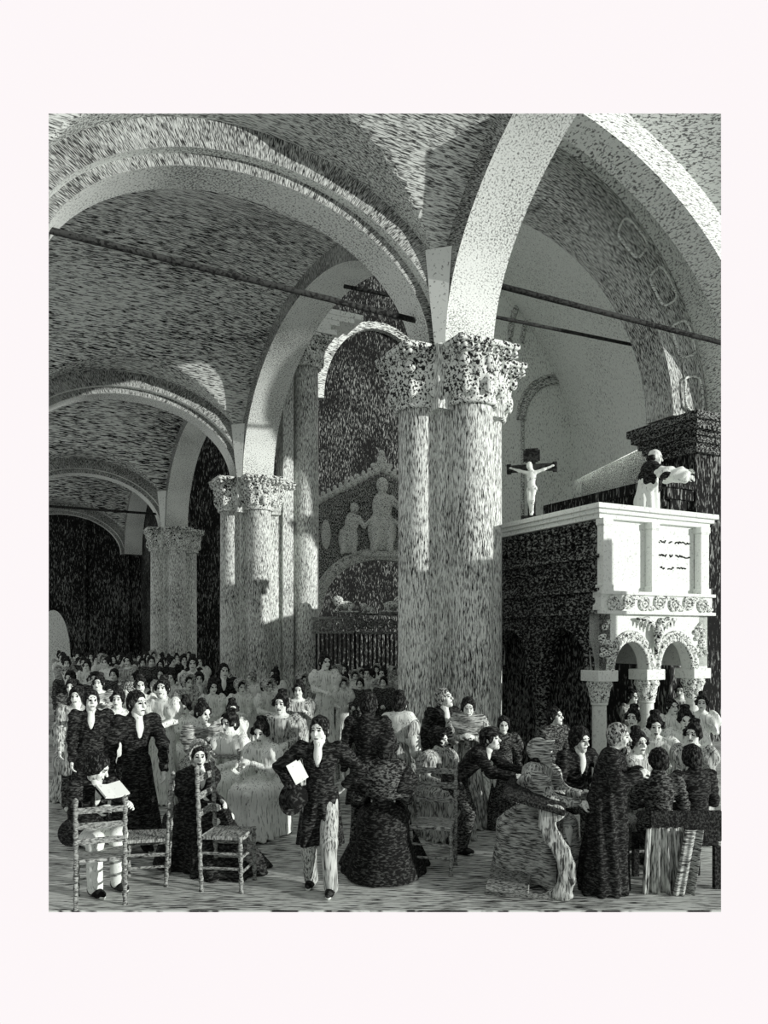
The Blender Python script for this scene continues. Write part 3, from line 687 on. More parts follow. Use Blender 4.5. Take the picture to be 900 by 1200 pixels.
# carved lions and little figures along the top of the railing
def lion(name, p, rz, sc, lab):
    F = Field(); F.ell((0, 0, .28), (.32, .17, .17)); F.ell((-.28, 0, .42), (.20, .19, .22), f=lambda X, Y, Z: -.015*np.sin(40*X)*np.sin(40*Z)); F.ell((-.38, 0, .52), (.12, .11, .12)); F.ell((-.49, 0, .48), (.07, .07, .06))
    for s in (-1, 1): F.cap((-.25, s*.1, .25), (-.40, s*.11, .04), .07, .05); F.cap((.22, s*.12, .22), (.12, s*.13, .05), .09, .06); F.ell((-.35, s*.09, .63), (.03, .03, .04), k=.01)
    F.cap((.3, 0, .3), (.42, .1, .45), .03, .03); F.box((0, 0, .02), (.5, .2, .03))
    o = fobj(name, F, .022, 'carved'); o.location = p; o.rotation_euler = (0, 0, rz); o.scale = (sc,)*3; tag(o, lab, 'statue'); return o
lion('lion_statue', at(405, 21.85) + UP*(rz_(722) + .105), .2, .72, 'small dark carved lion on the railing top at its bend')
lion('lion_statue', at(459, 22.2) + UP*(rz_(720) + .07), PI, .72, 'carved lion on the railing top close to the nearest pier')
lion('lion_statue', at(432, 21.85) + UP*(rz_(720) + .02), .1, .45, 'low carved lion on the railing top midway between the other two')
# ================================================================ people
hatch('skin', .84, .14, .16, (18, 18, 9), 0, low=.15, soft=.1)
hatch('cloth_black', .085, .005, .66, (10, 10, 30), .6, low=.25, soft=.1)
hatch('cloth_dark', .20, .008, .60, (12, 12, 28), .4, low=.25, soft=.1)
hatch('cloth_gray', .62, .05, .44, (26, 26, 3.0), 0, low=.2, soft=.1)
hatch('cloth_pale', .88, .12, .20, (24, 24, 3.0), 0, low=.15, soft=.1)
hatch('cloth_stripe', .60, .05, .48, (5.0, 5.0, 44), .3, low=.15, soft=.1)
hatch('trousers', .62, .06, .40, (32, 32, 2.2), 0, low=.2, soft=.1)
hatch('linen', .90, .45, .16, (14, 14, 6), 0, low=.1)
hatch('hair', .07, .005, .62, (26, 26, 12), 0, low=.2)
hatch('hair_grey', .50, .03, .50, (24, 24, 12), 0, low=.2)
hatch('leather', .05, .006, .6, (9, 9, 9), 0)
hatch('straw', .48, .05, .44, (8, 40, 8), 0, low=.2, soft=.1)
hatch('chair_wood', .42, .05, .46, (12, 12, 40), 0, low=.15, soft=.12)
hatch('wood_dark', .07, .006, .62, (24, 5, 20), 0, low=.2, soft=.1)
hatch('paper', .90, .6, .12, (9, 9, 9), 0)

def rot(yaw=0, pitch=0, roll=0):   # degrees; +yaw turns the face to the figure's left (viewer's right), +pitch looks down
    return Matrix.Rotation(math.radians(yaw), 3, 'Z') @ Matrix.Rotation(math.radians(pitch), 3, 'X') @ Matrix.Rotation(math.radians(roll), 3, 'Y')
ARMS = dict(down=((.07, .02, -.29), (.02, -.07, -.25)), lap=((.07, -.03, -.28), (-.11, -.22, -.05)), akimbo=((.23, .07, -.20), (-.15, -.08, -.20)),
            back=((.20, .10, -.22), (-.17, .08, -.16)), chest=((.08, -.06, -.27), (-.16, -.18, .09)), book=((.07, -.12, -.25), (-.09, -.21, .08)),
            cheek=((.05, -.20, -.22), (-.07, -.02, .25)), reach=((.05, -.24, -.12), (0, -.25, .04)), rail=((.06, -.20, -.20), (-.04, -.26, -.02)),
            wide=((.20, -.14, -.16), (.16, -.19, .04)), clasp=((.025, -.05, -.27), (-.09, -.20, -.03)), hand=((.03, -.07, -.26), (-.13, -.17, .10)), side=((.03, .01, -.29), (.0, -.07, -.25)), hang=((.03, -.18, -.24), (-.02, -.08, -.26)))
class Fig:
    """Joint positions of one figure, facing -y."""
    def __init__(s, sex='m', pose='stand', lean=0, head=(0, 0, 0), L='down', R='down', twist=0):
        s.sex, s.pose = sex, pose; sh = .185 if sex == 'm' else .162
        s.hip = np.array((0, 0, .90 if pose != 'sit' else .54)); 
        if pose == 'bend': s.hip = np.array((0, .10, .84))
        a = math.radians(lean); s.u = np.array((0, -math.sin(a), math.cos(a))); s.fw = np.array((0, -math.cos(a), -math.sin(a)))
        Rt = np.array(Matrix.Rotation(math.radians(twist), 3, 'Z')); s.lean = a
        s.Rt = np.array(Matrix.Rotation(a, 3, 'X'))
        s.wa = s.hip + s.u*.17; s.ch = s.hip + s.u*.36; s.nk = s.hip + s.u*.54
        s.hc = s.nk + s.u*.045 + np.array((0, -.028, .072)); s.H = rot(*head); s.Hn = np.array(s.H)
        s.S, s.E, s.W = {}, {}, {}
        for k, p in ((1, L), (-1, R)):             # k=+1: the figure's left, on the viewer's right when it faces the camera
            S = s.hip + s.u*.485 + Rt @ np.array((k*sh, 0, 0)); e, w = ARMS[p] if isinstance(p, str) else p
            m = np.array((k, 1, 1)); s.S[k] = S; s.E[k] = S + np.array(e)*m; s.W[k] = s.E[k] + np.array(w)*m
        s.K, s.A = {}, {}
        for k in (1, -1):
            if pose == 'sit': s.K[k] = np.array((k*.12, -.43, .52)); s.A[k] = np.array((k*.12, -.42, .09))
            elif pose == 'stride': s.K[k] = np.array((k*.11, -.06 - k*.06, .50)); s.A[k] = np.array((k*.12, .03 - k*.12, .09))
            elif pose == 'bend': s.K[k] = np.array((k*.12, -.08 + .05*k, .47)); s.A[k] = np.array((k*.13, .08 + .10*k, .09))
            else: s.K[k] = np.array((k*.11, -.02, .49)); s.A[k] = np.array((k*.13, .02, .09))
    def hp(s, v): return s.hc + s.Hn @ np.array(v)
    def body(s, vox, fine):
        F = Field(); m = s.sex == 'm'
        F.ell(s.hip, (.145, .10, .12), s.Rt, k=.06); F.ell(s.wa, (.12, .085, .15), s.Rt, k=.06); F.ell(s.ch, (.145, .095, .18), s.Rt, k=.06)
        F.ell(s.hip + s.u*.47, (.165 if m else .145, .07, .06), s.Rt, k=.05)
        F.cap(s.nk - s.u*.06, s.hc + s.Hn @ np.array((0, .02, -.05)), .052 if m else .044, k=.03)
        H = s.H
        F.ell(s.hp((0, .012, .035)), (.076, .096, .088), H, k=.02); F.ell(s.hp((0, -.030, -.045)), (.056, .062, .072), H, k=.03)
        F.cap(s.hp((0, -.072, -.098)), s.hp((0, -.060, -.09)), .022, k=.03)
        if fine:
            for k in (1, -1): F.ell(s.hp((k*.030, -.094, .012)), (.020, .016, .014), H, k=.012, op=-1)
            F.cap(s.hp((-.04, -.082, .034)), s.hp((.04, -.082, .034)), .011, k=.02)
        F.cap(s.hp((0, -.086, .020)), s.hp((0, -.113, -.022)), .009, .015, k=.012)
        if fine:
            F.ell(s.hp((0, -.088, -.062)), (.024, .012, .010), H, k=.01)
            for k in (1, -1): F.ell(s.hp((k*.030, -.078, .010)), (.014, .012, .011), H, k=.004); F.ell(s.hp((k*.040, -.06, -.03)), (.022, .022, .024), H, k=.02)
        for k in (1, -1): F.ell(s.hp((k*.078, .012, -.005)), (.012, .022, .032), H, k=.01)
        for k in (1, -1):
            F.cap(s.S[k], s.E[k], .048 if m else .040, .038 if m else .033, k=.04); F.cap(s.E[k], s.W[k], .038 if m else .033, .026 if m else .022, k=.02)
            hx = s.hip + np.array((k*.085, 0, -.02)); F.cap(hx, s.K[k], .082, .055, k=.05); F.cap(s.K[k], s.A[k], .054, .036, k=.02)
            F.cap(s.A[k] + (0, .03, -.05), s.A[k] + (0, -.13, -.062), .034, .028, k=.02)
            s.hand(F, k, fine)
        return F
    def hand(s, F, k, fine):
        d = s.W[k] - s.E[k]; d /= np.linalg.norm(d); inn = np.array((-k*.8, -.1, -.5)); n = inn - d*(inn @ d); n /= np.linalg.norm(n); a = np.cross(n, d)
        w = s.W[k]; Rm = np.stack([a, n, d], 1)
        F.ell(w + d*.05, (.040, .019, .056), Rm, k=.02)
        if not fine:
            F.cap(w + d*.08, w + d*.13 + n*.03, .030, .018, k=.01); return
        for i in range(4):
            o = a*(-.030 + .020*i)*1.05; L = (.062, .074, .070, .054)[i] if k == 1 else (.054, .070, .074, .062)[i]
            p0 = w + o + d*.085; p1 = p0 + (d*.86 + n*.5 + o*.6)*L*.55; p2 = p1 + (d*.45 + n*.9)*L*.5
            F.cap(p0, p1, .0100, .0092, k=.004); F.cap(p1, p2, .0092, .0075, k=.003)
        sg = -1 if k == 1 else 1
        t0 = w + a*sg*.028 + d*.03; t1 = t0 + (a*sg*.7 + d*.75 + n*.25)*.042; F.cap(t0, t1, .0125, .011, k=.008); F.cap(t1, t1 + (d*.8 + n*.55)*.032, .0105, .0085, k=.004)
    # garments
    def torso(s, F, g, k=.05, waist=1.0):
        m = s.sex == 'm'
        F.ell(s.hip, (.150 + g, .108 + g, .12), s.Rt, k=k); F.ell(s.wa, (.122*waist + g, .09*waist + g, .16), s.Rt, k=k); F.ell(s.ch, (.152 + g, .105 + g, .185), s.Rt, k=k)
        F.ell(s.hip + s.u*.465, ((.175 if m else .150) + g, .080 + g, .065 + g*.5), s.Rt, k=k)
    def sleeves(s, F, g, puff=0, end=.0, k=.03):
        for q in (1, -1):
            S, E, Wp = s.S[q], s.E[q], s.W[q]; f = lambda X, Y, Z: .006*np.sin(60*(Z + .6*X)) 
            F.cap(S, E, .058 + g, .047 + g, k=.05, f=f)
            if puff: F.ell((S*.62 + E*.38), (.085 + puff, .085 + puff, .12 + puff*.6), k=.03, f=lambda X, Y, Z: .010*np.sin(40*X + 20*Z))
            F.cap(E, Wp - (Wp - E)*end, .046 + g, .033 + g*.8, k=k, f=f)
    def coat(s, tails='frock', g=.015, open_=True):
        F = Field(); s.torso(F, g); s.sleeves(F, g, end=.06); F.cap(s.nk - s.u*.05 + (0, .02, 0), s.nk + s.u*.01 + (0, .02, 0), .075, .068, k=.03)
        fold = lambda X, Y, Z: .010*np.sin(9*np.arctan2(Y, X) + 3*Z)
        if s.pose == 'sit':
            for q in (1, -1): F.cap(s.hip + (q*.10, .0, -.02), s.K[q]*.45 + s.hip*.55 + (q*.06, 0, -.02), .13, .10, k=.06)
            if tails != 'short': F.cap(s.hip + (-.15, .13, .0), s.hip + (-.16, .20, -.36), .10, .06, k=.05, f=fold); F.cap(s.hip + (.15, .13, .0), s.hip + (.16, .20, -.36), .10, .06, k=.05, f=fold)
        else:
            z0 = {'frock': .50, 'cutaway': .46, 'short': .74, 'long': .18}[tails]; r0 = {'frock': .24, 'cutaway': .23, 'short': .19, 'long': .29}[tails]
            F.cone((s.hip[0], s.hip[1] + .02, z0), r0, s.hip[2] + .1, .145 + g, sq=.82, k=.05, f=fold)
            if tails == 'cutaway':      # cut away in front, sloping back to the tails
                F.cap((0, -.30, .30), (0, -.20, .98), .235, .03, k=.02, op=-1); F.cap((0, -.22, .40), (0, -.16, .84), .15, .05, k=.02, op=-1)
            elif open_: F.cap((0, -.36, z0 - .1), (0, -.19, .95), .10, .015, k=.02, op=-1)
        # collar and lapels
        c = s.nk - s.u*.035
        for q in (1, -1):
            F.cap(c + (q*.055, .045, .03), c + s.fw*.075 + (q*.06, 0, -.02), .024, k=.01); F.cap(c + s.fw*.075 + (q*.06, 0, -.02), s.ch + s.fw*(.118 + g) + (q*.035, 0, -.04), .022, .014, k=.01)
        return F
    def shirt(s):
        F = Field(); F.ell(s.ch + s.fw*.075 + s.u*.05, (.055, .060, .13), s.Rt, k=.01); F.cap(s.nk - s.u*.03 + s.fw*.03, s.nk + s.u*.015 + s.fw*.03, .058, .055, k=.02); F.ell(s.nk + s.fw*.075 - s.u*.03, (.04, .025, .03), k=.01); return F
    def trousers(s, g=.022):
        F = Field(); f = lambda X, Y, Z: .006*np.sin(26*X + 9*Z)
        F.ell(s.hip, (.148, .105, .12), s.Rt, k=.04)
        for q in (1, -1):
            hx = s.hip + np.array((q*.08, 0, -.03)); F.cap(hx, s.K[q], .094, .070 + g*.4, k=.06, f=f); F.cap(s.K[q], s.A[q] + (0, 0, -.01), .070 + g*.4, .058 + g*.5, k=.03, f=f)
        return F
    def shoe(s, q):
        F = Field(); a = s.A[q]; F.ell(a + (0, -.035, -.045), (.046, .135, .045), k=.02); F.ell(a + (0, .04, -.02), (.042, .05, .055), k=.03); F.cut((0, 0, .004), (0, 0, -1)); return F
    def hairdo(s, kind):
        F = Field(); H = s.H
        if kind == 'bald':
            for q in (1, -1): F.ell(s.hp((q*.068, .045, -.02)), (.022, .05, .045), H, k=.02)
            F.ell(s.hp((0, .085, -.02)), (.065, .03, .045), H, k=.03); return F
        vol = .020 if kind in ('short', 'updo', 'beard') else .038
        curl = (lambda X, Y, Z: .010*np.sin(75*X)*np.sin(75*Y + 1)*np.sin(75*Z)) if kind == 'curly' else (lambda X, Y, Z: .004*np.sin(90*X + 40*Z))
        F.ell(s.hp((0, .020, .045)), (.078 + vol*.6, .098 + vol*.5, .090 + vol*.6), H, k=.02, f=curl)
        F.ell(s.hp((0, .055, -.02)), (.074 + vol*.5, .058 + vol*.3, .075), H, k=.03, f=curl)
        F.ell(s.hp((0, -.092, -.03)), (.062, .070, .105), H, k=.025, op=-1)
        if kind in ('short', 'curly', 'beard'):
            for q in (1, -1): F.ell(s.hp((q*.076, -.012, .005)), (.016 + vol*.3, .022, .045), H, k=.02)
        if kind == 'beard': F.ell(s.hp((0, -.07, -.115)), (.050, .045, .062), H, k=.02); F.cap(s.hp((-.04, -.09, -.05)), s.hp((.04, -.09, -.05)), .013, k=.01); 
        if kind == 'updo':
            F.ell(s.hp((0, .055, .150)), (.046, .046, .042), H, k=.008); F.ell(s.hp((.038, .06, .150)), (.026, .03, .034), H, k=.006); F.ell(s.hp((-.038, .06, .150)), (.026, .03, .034), H, k=.006)
            for q in (1, -1): F.ell(s.hp((q*.082, -.035, .02)), (.030, .034, .050), H, k=.015, f=lambda X, Y, Z: .006*np.sin(110*Z))
        return F
    def bonnet(s, big=1.0):
        F = Field(); H = s.H; b = big
        F.ell(s.hp((0, .05, .055)), (.105, .11, .115), H, k=.02)
        for j in range(13):
            t = math.radians(-35 + 250*j/12); x, z = math.cos(t), math.sin(t)
            F.cap(s.hp((x*.095, .0, .02 + z*.105)), s.hp((x*.135*b, -.105*b, .03 + z*.15*b)), .020, .012, k=.03)
        F.ell(s.hp((0, -.08, -.01)), (.068, .08, .105), H, k=.01, op=-1)
        return F
    def cap_hat(s, brim=.135, crown=.07, tall=.0):
        F = Field(); H = s.H; F.ell(s.hp((0, .0, .085)), (.105, .12, crown), H, k=.02); F.ell(s.hp((0, -.01, .058)), (brim, brim*1.1, .016), H, k=.015)
        if tall: F.cap(s.hp((0, .01, .08)), s.hp((0, .02, .08 + tall)), .085, k=.02)
        return F
    def dress(s, r=.34, puff=.03, low=True, shawl=False, folds=13, train=0):
        F = Field(); s.torso(F, .012, waist=.86); s.sleeves(F, .006, puff=puff, end=.08 if puff < .05 else .12)
        amp = .020 if r > .3 else .014
        fold = lambda X, Y, Z: amp*np.sin(folds*np.arctan2(Y + .05, X) + 4*Z)*np.clip((1.0 - Z)*1.5, 0, 1)
        if s.pose == 'sit':
            F.ell(s.hip + (0, -.16, .0), (.25, .33, .15), k=.08); F.ell(s.hip + (0, .06, -.06), (.24, .20, .17), k=.08)
            F.cone((0, -.30 - train*.5, .012), r, .56, .20, c1=(0, -.24), k=.14, f=lambda X, Y, Z: amp*np.sin(folds*np.arctan2(Y + .3, X) + 5*Z)*np.clip((.62 - Z)*2.5, 0, 1))
            F.cone((0, .06, .012), r*.78, .52, .20, k=.1)
        else:
            F.cone((0, s.hip[1] + .03, .012), r, s.wa[2] + .02, .105, sq=.9, k=.08, f=fold)
        for _ in range(1):
            if low:
                c = s.nk + (0, .0, .02); F.ell(c, (.15, .13, .105), k=.015, op=-1)
        return F
    def shawl(s, g=.05):
        F = Field(); f = lambda X, Y, Z: .012*np.sin(34*Z + 14*X)
        F.ell(s.ch + s.u*.03, (.20 + g*.4, .13 + g*.5, .22), s.Rt, k=.05, f=f); F.ell(s.hip + s.u*.45, (.20 + g*.3, .10 + g*.4, .09), s.Rt, k=.05, f=f)
        for q in (1, -1): F.cap(s.S[q], s.E[q], .085 + g*.2, .07, k=.06, f=f); F.cap(s.E[q], s.E[q]*.4 + s.W[q]*.6, .068, .05, k=.04, f=f)
        F.cap(s.ch + s.fw*.15, s.hip + s.fw*.17 + s.u*.05, .05, .02, k=.03)
        return F
    def robe(s, r=.36, g=.03, wide=.05):
        F = Field(); s.torso(F, g)
        for q in (1, -1): F.cap(s.S[q], s.E[q], .075, .075, k=.06); F.cap(s.E[q], s.W[q] - (s.W[q] - s.E[q])*.1, .07, .055 + wide*.6, k=.04)
        f = lambda X, Y, Z: .016*np.sin(11*np.arctan2(Y, X) + 2*Z)
        if s.pose == 'sit':
            F.ell(s.hip + (0, -.16, 0), (.24, .34, .16), k=.08); F.cone((0, -.26, .012), r, .58, .20, c1=(0, -.2), k=.14, f=f); F.cone((0, .05, .012), r*.8, .55, .2, k=.1, f=f)
        else: F.cone((s.hip[0], s.hip[1] + .0, .012), r, s.ch[2] - .05, .15, c1=(s.ch[0], s.ch[1]), sq=.9, k=.08, f=f)
        return F
def part(name, F, vox, mat, parent, ink=None):
    V, Q = F.mesh(vox); mi = None; mats = [mat]
    if ink is not None:
        s = ink; C = V[Q].mean(1); L = (C - s.hc) @ s.Hn; fr = L[:, 1] < -.055
        ax_ = np.abs(L[:, 0]); big = 1.0
        eye = (((ax_ - .030)/(.0155*big))**2 + ((L[:, 2] - .011)/(.0095*big))**2 < 1) & fr
        brow = (np.abs(ax_ - .032) < .021) & (np.abs(L[:, 2] - .037 + .25*(ax_ - .032)) < .0042) & fr
        mouth = (ax_ < .024) & (np.abs(L[:, 2] + .063) < .0055*big) & fr
        mi = (eye | brow | mouth).astype(np.int32); mats = [mat, 'ink']
    me = mesh_from(name, V, Q, mats, mi); o = bpy.data.objects.new(name, me); COL.objects.link(o); o.parent = parent; return o
def person(label, loc, rz, fig, wear, vox=.0098, sc=1.0, cat='person', group=None, fine=None):
    """wear: list of (part name, field, material)"""
    t = empty('person', loc, math.radians(rz)); t.scale = (sc,)*3; tag(t, label, cat, group); fine = vox < .016 if fine is None else fine
    part('body', fig.body(vox, fine), vox, 'skin', t, ink=fig)
    for nm, F, mat in wear: part(nm, F, vox*1.1 if nm in ('dress', 'robe', 'skirt', 'shawl', 'coat', 'trousers') else vox, mat, t)
    return t
def man(f, coat='cloth_black', trou='cloth_dark', hair='short', hairm='hair', tails='frock', extra=(), shirt=True):
    w = [('coat', f.coat(tails), coat), ('trousers', f.trousers(), trou), ('shoe', f.shoe(1), 'leather'), ('shoe', f.shoe(-1), 'leather'), ('hair', f.hairdo(hair), hairm)]
    if shirt: w.append(('shirt', f.shirt(), 'linen'))
    return w + list(extra)
def woman(f, dress='cloth_pale', hair='updo', hairm='hair', r=.34, puff=.03, low=True, extra=(), **k):
    return [('dress', f.dress(r, puff, low, **k), dress), ('hair', f.hairdo(hair), hairm)] + list(extra)
# ================================================================ chairs and benches
def turned(mb, p, q, r, n=9, beads=7):
    p, q = Vector(p), Vector(q); pts = []; rs = []
    for j in range(beads*4 + 1):
        t = j/(beads*4); pts.append(p.lerp(q, t)); rs.append(r*(1 + .22*math.cos(j*PI/2*1.0)))
    mb.tube(pts, rs, n)
def make_chair(label, loc, rz, h=.98, w=.42, group=None):
    t = empty('straw_chair', loc, math.radians(rz)); tag(t, label, 'chair', group)
    s = MB(); s.box((0, 0, .435), (w/2, .20, .016)); s.tube([(-w/2, -.2, .435), (w/2, -.2, .435)], .022, 8); s.tube([(-w/2, .2, .435), (w/2, .2, .435)], .02, 8); s.build('seat', 'straw', t, bevel=.004)
    for x in (-1, 1):
        m = MB(); turned(m, (x*w/2, .20, 0), (x*w/2, .245, h), .021, beads=10); m.lathe([(.012, 0), (.026, .015), (.02, .035), (0.004, .05)], (x*w/2, .245, h - .01), 10); m.build('leg', 'chair_wood', t, smooth=True)
        m = MB(); turned(m, (x*w/2, -.20, 0), (x*w/2, -.19, .45), .021, beads=5); m.build('leg', 'chair_wood', t, smooth=True)
    for z in (.62, .76, .90):
        if z < h: m = MB(); m.box((0, .205 + .045*z, z), (w/2, .010, .028)); m.build('slat', 'chair_wood', t, bevel=.006)
    for z in (.16, .28):
        m = MB(); m.tube([(-w/2, -.2, z), (w/2, -.2, z)], .012, 8); m.build('stretcher', 'chair_wood', t)
        for x in (-1, 1): m = MB(); m.tube([(x*w/2, -.2, z + .03), (x*w/2, .2, z + .03)], .012, 8); m.build('stretcher', 'chair_wood', t)
    return t
chair0 = make_chair('straw-seated turned chair in front of the reading man at the far left', at(118, 7.18), 200)
def chair(label, loc, rz, sz=1.0):
    c = copy_tree(chair0); c.location = loc; c.rotation_euler = (0, 0, math.radians(rz)); c.scale = (1, 1, sz); c['label'] = label; return c
chair('straw chair with its tall back towards the dark-coated man with long coat', at(172, 7.75), -78, 1.05)
chair('straw chair with two tall beaded posts beside the seated bonneted woman', at(268, 7.62), 82, 1.2)
chair('pale empty-backed chair carrying the fair woman in the middle of the crowd', at(275, 10.35), 160)
chair('ladder-back chair standing by the woman in the wide dark skirt', at(508, 8.15), -12, 1.12)
chair('slender chair behind the big bearded man in the dark cloak', at(734, 8.25), 105, 1.15)
# prie-dieu with a scrolled side, seen at lower right
pd = empty('kneeling_desk', at(648, 7.2), math.radians(-14)); tag(pd, 'kneeling desk with a pale S-scrolled side and sloping dark board', 'kneeler')
def s_curve(n=44):
    key = [(-.04, .86), (.10, .90), (.16, .80), (.09, .72), (-.03, .78), (-.07, .68), (.02, .56), (.10, .44), (.15, .30), (.14, .16), (.06, .05), (-.02, .0)]
    pts = []
    for i in range(len(key) - 1):
        for j in range(5):
            t = j/5; p0 = Vector(key[max(i - 1, 0)]); p1 = Vector(key[i]); p2 = Vector(key[i + 1]); p3 = Vector(key[min(i + 2, len(key) - 1)])
            pts.append(.5*((2*p1) + (p2 - p0)*t + (2*p0 - 5*p1 + 4*p2 - p3)*t*t + (3*p1 - p0 - 3*p2 + p3)*t**3))
    return pts + [Vector(key[-1])]
# the side itself: a broad scrolled plank
F = Field(); sc_ = [(-.11, .80), (-.03, .82), (-.06, .70), (.00, .58), (.08, .46), (.125, .33), (.13, .20), (.09, .08), (.05, .03)]
for a, b in zip(sc_, sc_[1:]): F.box((( a[0] + b[0])/2, 0, (a[1] + b[1])/2), (.075, .035, math.hypot(b[0] - a[0], b[1] - a[1])/2 + .02), Matrix.Rotation(math.atan2(b[0] - a[0], b[1] - a[1]), 3, 'Y'), rd=.02, k=.04)
F.ell((.03, 0, .82), (.085, .036, .075), k=.03); F.tor((.03, -.03, .80), .045, .014, 1); F.ell((.06, 0, .05), (.13, .038, .05), k=.03); F.cut((0, 0, .004), (0, 0, -1))
fobj('scrolled_side', F, .011, 'cloth_gray', pd)
F = Field()
for a, b in zip(sc_, sc_[1:]): F.box(((a[0] + b[0])/2, .74, (a[1] + b[1])/2), (.075, .035, math.hypot(b[0] - a[0], b[1] - a[1])/2 + .02), Matrix.Rotation(math.atan2(b[0] - a[0], b[1] - a[1]), 3, 'Y'), rd=.02, k=.04)
F.ell((.03, .74, .82), (.085, .036, .075), k=.03); F.ell((.06, .74, .05), (.13, .038, .05), k=.03); F.cut((0, 0, .004), (0, 0, -1))
fobj('scrolled_side', F, .014, 'cloth_gray', pd)
m = MB(); m.box((-.18, .36, .90), (.30, .46, .022), (Vector((.97, 0, -.24)), Vector((0, 1, 0)), Vector((.24, 0, .97)))); m.build('desk_board', 'wood_dark', pd, bevel=.008)
m = MB(); m.box((.06, .37, .42), (.03, .34, .34)); m.build('front_board', 'wood_dark', pd)
m = MB(); m.box((-.42, .30, .09), (.20, .40, .03)); m.box((-.30, .0, .03), (.34, .03, .03)); m.box((-.30, .66, .03), (.34, .03, .03)); m.build('kneeling_step', 'chair_wood', pd, bevel=.008)
# bench at far right with cloths hanging from it
bn = empty('bench', at(790, 7.75), math.radians(3)); tag(bn, 'dark backed bench at the right edge under the two seated men', 'bench')
m = MB(); m.box((0, -.26, .62), (.355, .02, .15)); m.build('backrest', 'wood_dark', bn, bevel=.01)
m = MB(); m.box((0, 0, .43), (.355, .22, .022)); m.build('seat', 'wood_dark', bn, bevel=.008)
for x in (-.32, .32):
    for y in (-.24, .2):
        m = MB(); m.box((x, y, .21), (.03, .03, .21)); m.build('leg', 'wood_dark', bn)
def cloth(name, P, rz, w, h, mat, lab, n=7, depth=.05, flare=1.3, skew=0):
    mb = MB(); nx, nz = 60, 24
    for side in (0, 1):
        for j in range(nz + 1):
            f = j/nz; z = h*(1 - f)
            for i in range(nx + 1):
                g = i/nx - .5; ww = w*(1 + (flare - 1)*f)
                y = -depth*(.35 + .65*f)*(math.sin(2*PI*n*(g + .5)) + .4*math.sin(2*PI*2.3*n*(g + .5) + 1)) + (.02 if side else 0)
                mb.v.append((g*ww + skew*f, y, z))
    k = nx + 1; o = k*(nz + 1)
    for j in range(nz):
        for i in range(nx):
            q = j*k + i; mb.f.append((q, q + 1, q + k + 1, q + k)); mb.f.append((o + q, o + q + k, o + q + k + 1, o + q + 1))
    for i in range(nx): mb.f.append((i, o + i, o + i + 1, i + 1)); q = nz*k + i; mb.f.append((q, q + 1, o + q + 1, o + q))
    for j in range(nz): mb.f.append((j*k, j*k + k, o + j*k + k, o + j*k)); q = j*k + nx; mb.f.append((q, o + q, o + q + k, q + k))
    mb.mi = [0]*len(mb.f); ob = mb.build(name, mat, smooth=True); ob.location = P; ob.rotation_euler = (0, 0, math.radians(rz)); tag(ob, lab, 'cloth'); return ob
cloth('draped_cloth', at(779, 7.38) + UP*.005, 4, .36, .62, 'cloth_gray', 'grey cloth hanging in folds from the dark bench back at right', n=4, flare=1.25)
cloth('draped_cloth', at(814, 7.30) + UP*.005, -8, .17, .62, 'cloth_stripe', 'narrow striped cloth hanging at the right end of the bench', n=1, flare=1.2, skew=-.10)
# ================================================================ the figures in front
H = 1.0
def P_(u, Y): return at(u, Y)
# reading man at the left edge, leaning over a chair
f = Fig('m', 'sit', 24, (38, 26, 0), 'book', 'book')
t = person('man in black coat bent over an open book at the lower left edge', P_(96, 7.65), 52, f, man(f, 'cloth_black', 'linen', 'curly', tails='short'), sc=1.03)
def book(label, loc, rz, tilt=35, w=.13, h=.20):
    o = empty('open_book', loc, math.radians(rz)); o.rotation_euler = (math.radians(tilt), 0, math.radians(rz)); tag(o, label, 'book')
    for s in (-1, 1):
        m = MB(); m.box((s*w/2, 0, abs(.02)), (w/2, h/2, .009), (Vector((1, 0, .18*s)).normalized(), Vector((0, 1, 0)), Vector((-.18*s, 0, 1)).normalized())); m.build('page_block', 'paper', o)
    m = MB(); m.box((0, 0, .002), (w + .004, h/2 + .006, .004)); m.build('cover', 'leather', o); return o
book('open book held by the reading man at the lower left edge', P_(131, 7.36) + UP*(EYE + (750 - 928)/900*7.36), 52, 30)
# man in long black coat standing turned to the right
f = Fig('m', 'stand', 4, (20, 0, 0), 'hang', 'down')
person('man in long black coat standing turned beside the pale-backed woman', P_(158, 8.75), 38, f, man(f, 'cloth_black', 'cloth_dark', 'short', tails='long'), sc=1.1)
# bonneted woman seated behind the beaded chair
f = Fig('f', 'sit', 10, (-48, 12, 0), 'lap', 'lap')
person('seated woman in wide-brimmed bonnet and black dress facing right', P_(222, 8.35), 66, f, woman(f, 'cloth_black', 'short', low=False, puff=.055, r=.44, train=.45, extra=[('bonnet', f.bonnet(1.1), 'cloth_gray'), ('collar', f.shirt(), 'linen')]), sc=1.0)
# standing man with hand on hip
f = Fig('m', 'stride', 0, (-12, 4, 0), 'back', 'akimbo')
person('standing man in open black tailcoat and light striped trousers, hand on hip', P_(375, 7.42), -6, f, man(f, 'cloth_black', 'trousers', 'short', tails='cutaway'), vox=.0095, sc=1.005)
hat = MB(); hat.lathe([(.0, .0), (.135, .0), (.14, .008), (.135, .016), (.088, .02), (.082, .10), (.09, .15), (.086, .155), (0, .155)], (0, 0, 0), 28, sq=1.15)
o = hat.build('top_hat', 'cloth_black', smooth=.6); o.location = P_(342, 7.28) + UP*.93; o.rotation_euler = (math.radians(75), math.radians(30), .5); tag(o, 'black top hat held at the hip of the standing man in light trousers', 'hat')
m = MB(); m.box((0, 0, 0), (.055, .004, .11)); m.box((.03, .006, -.01), (.055, .003, .10)); o = m.build('folded_paper', 'paper'); o.location = P_(347, 7.22) + UP*1.19; o.rotation_euler = (.2, math.radians(-28), .3); tag(o, 'white folded paper under the arm of the man with light trousers', 'paper')
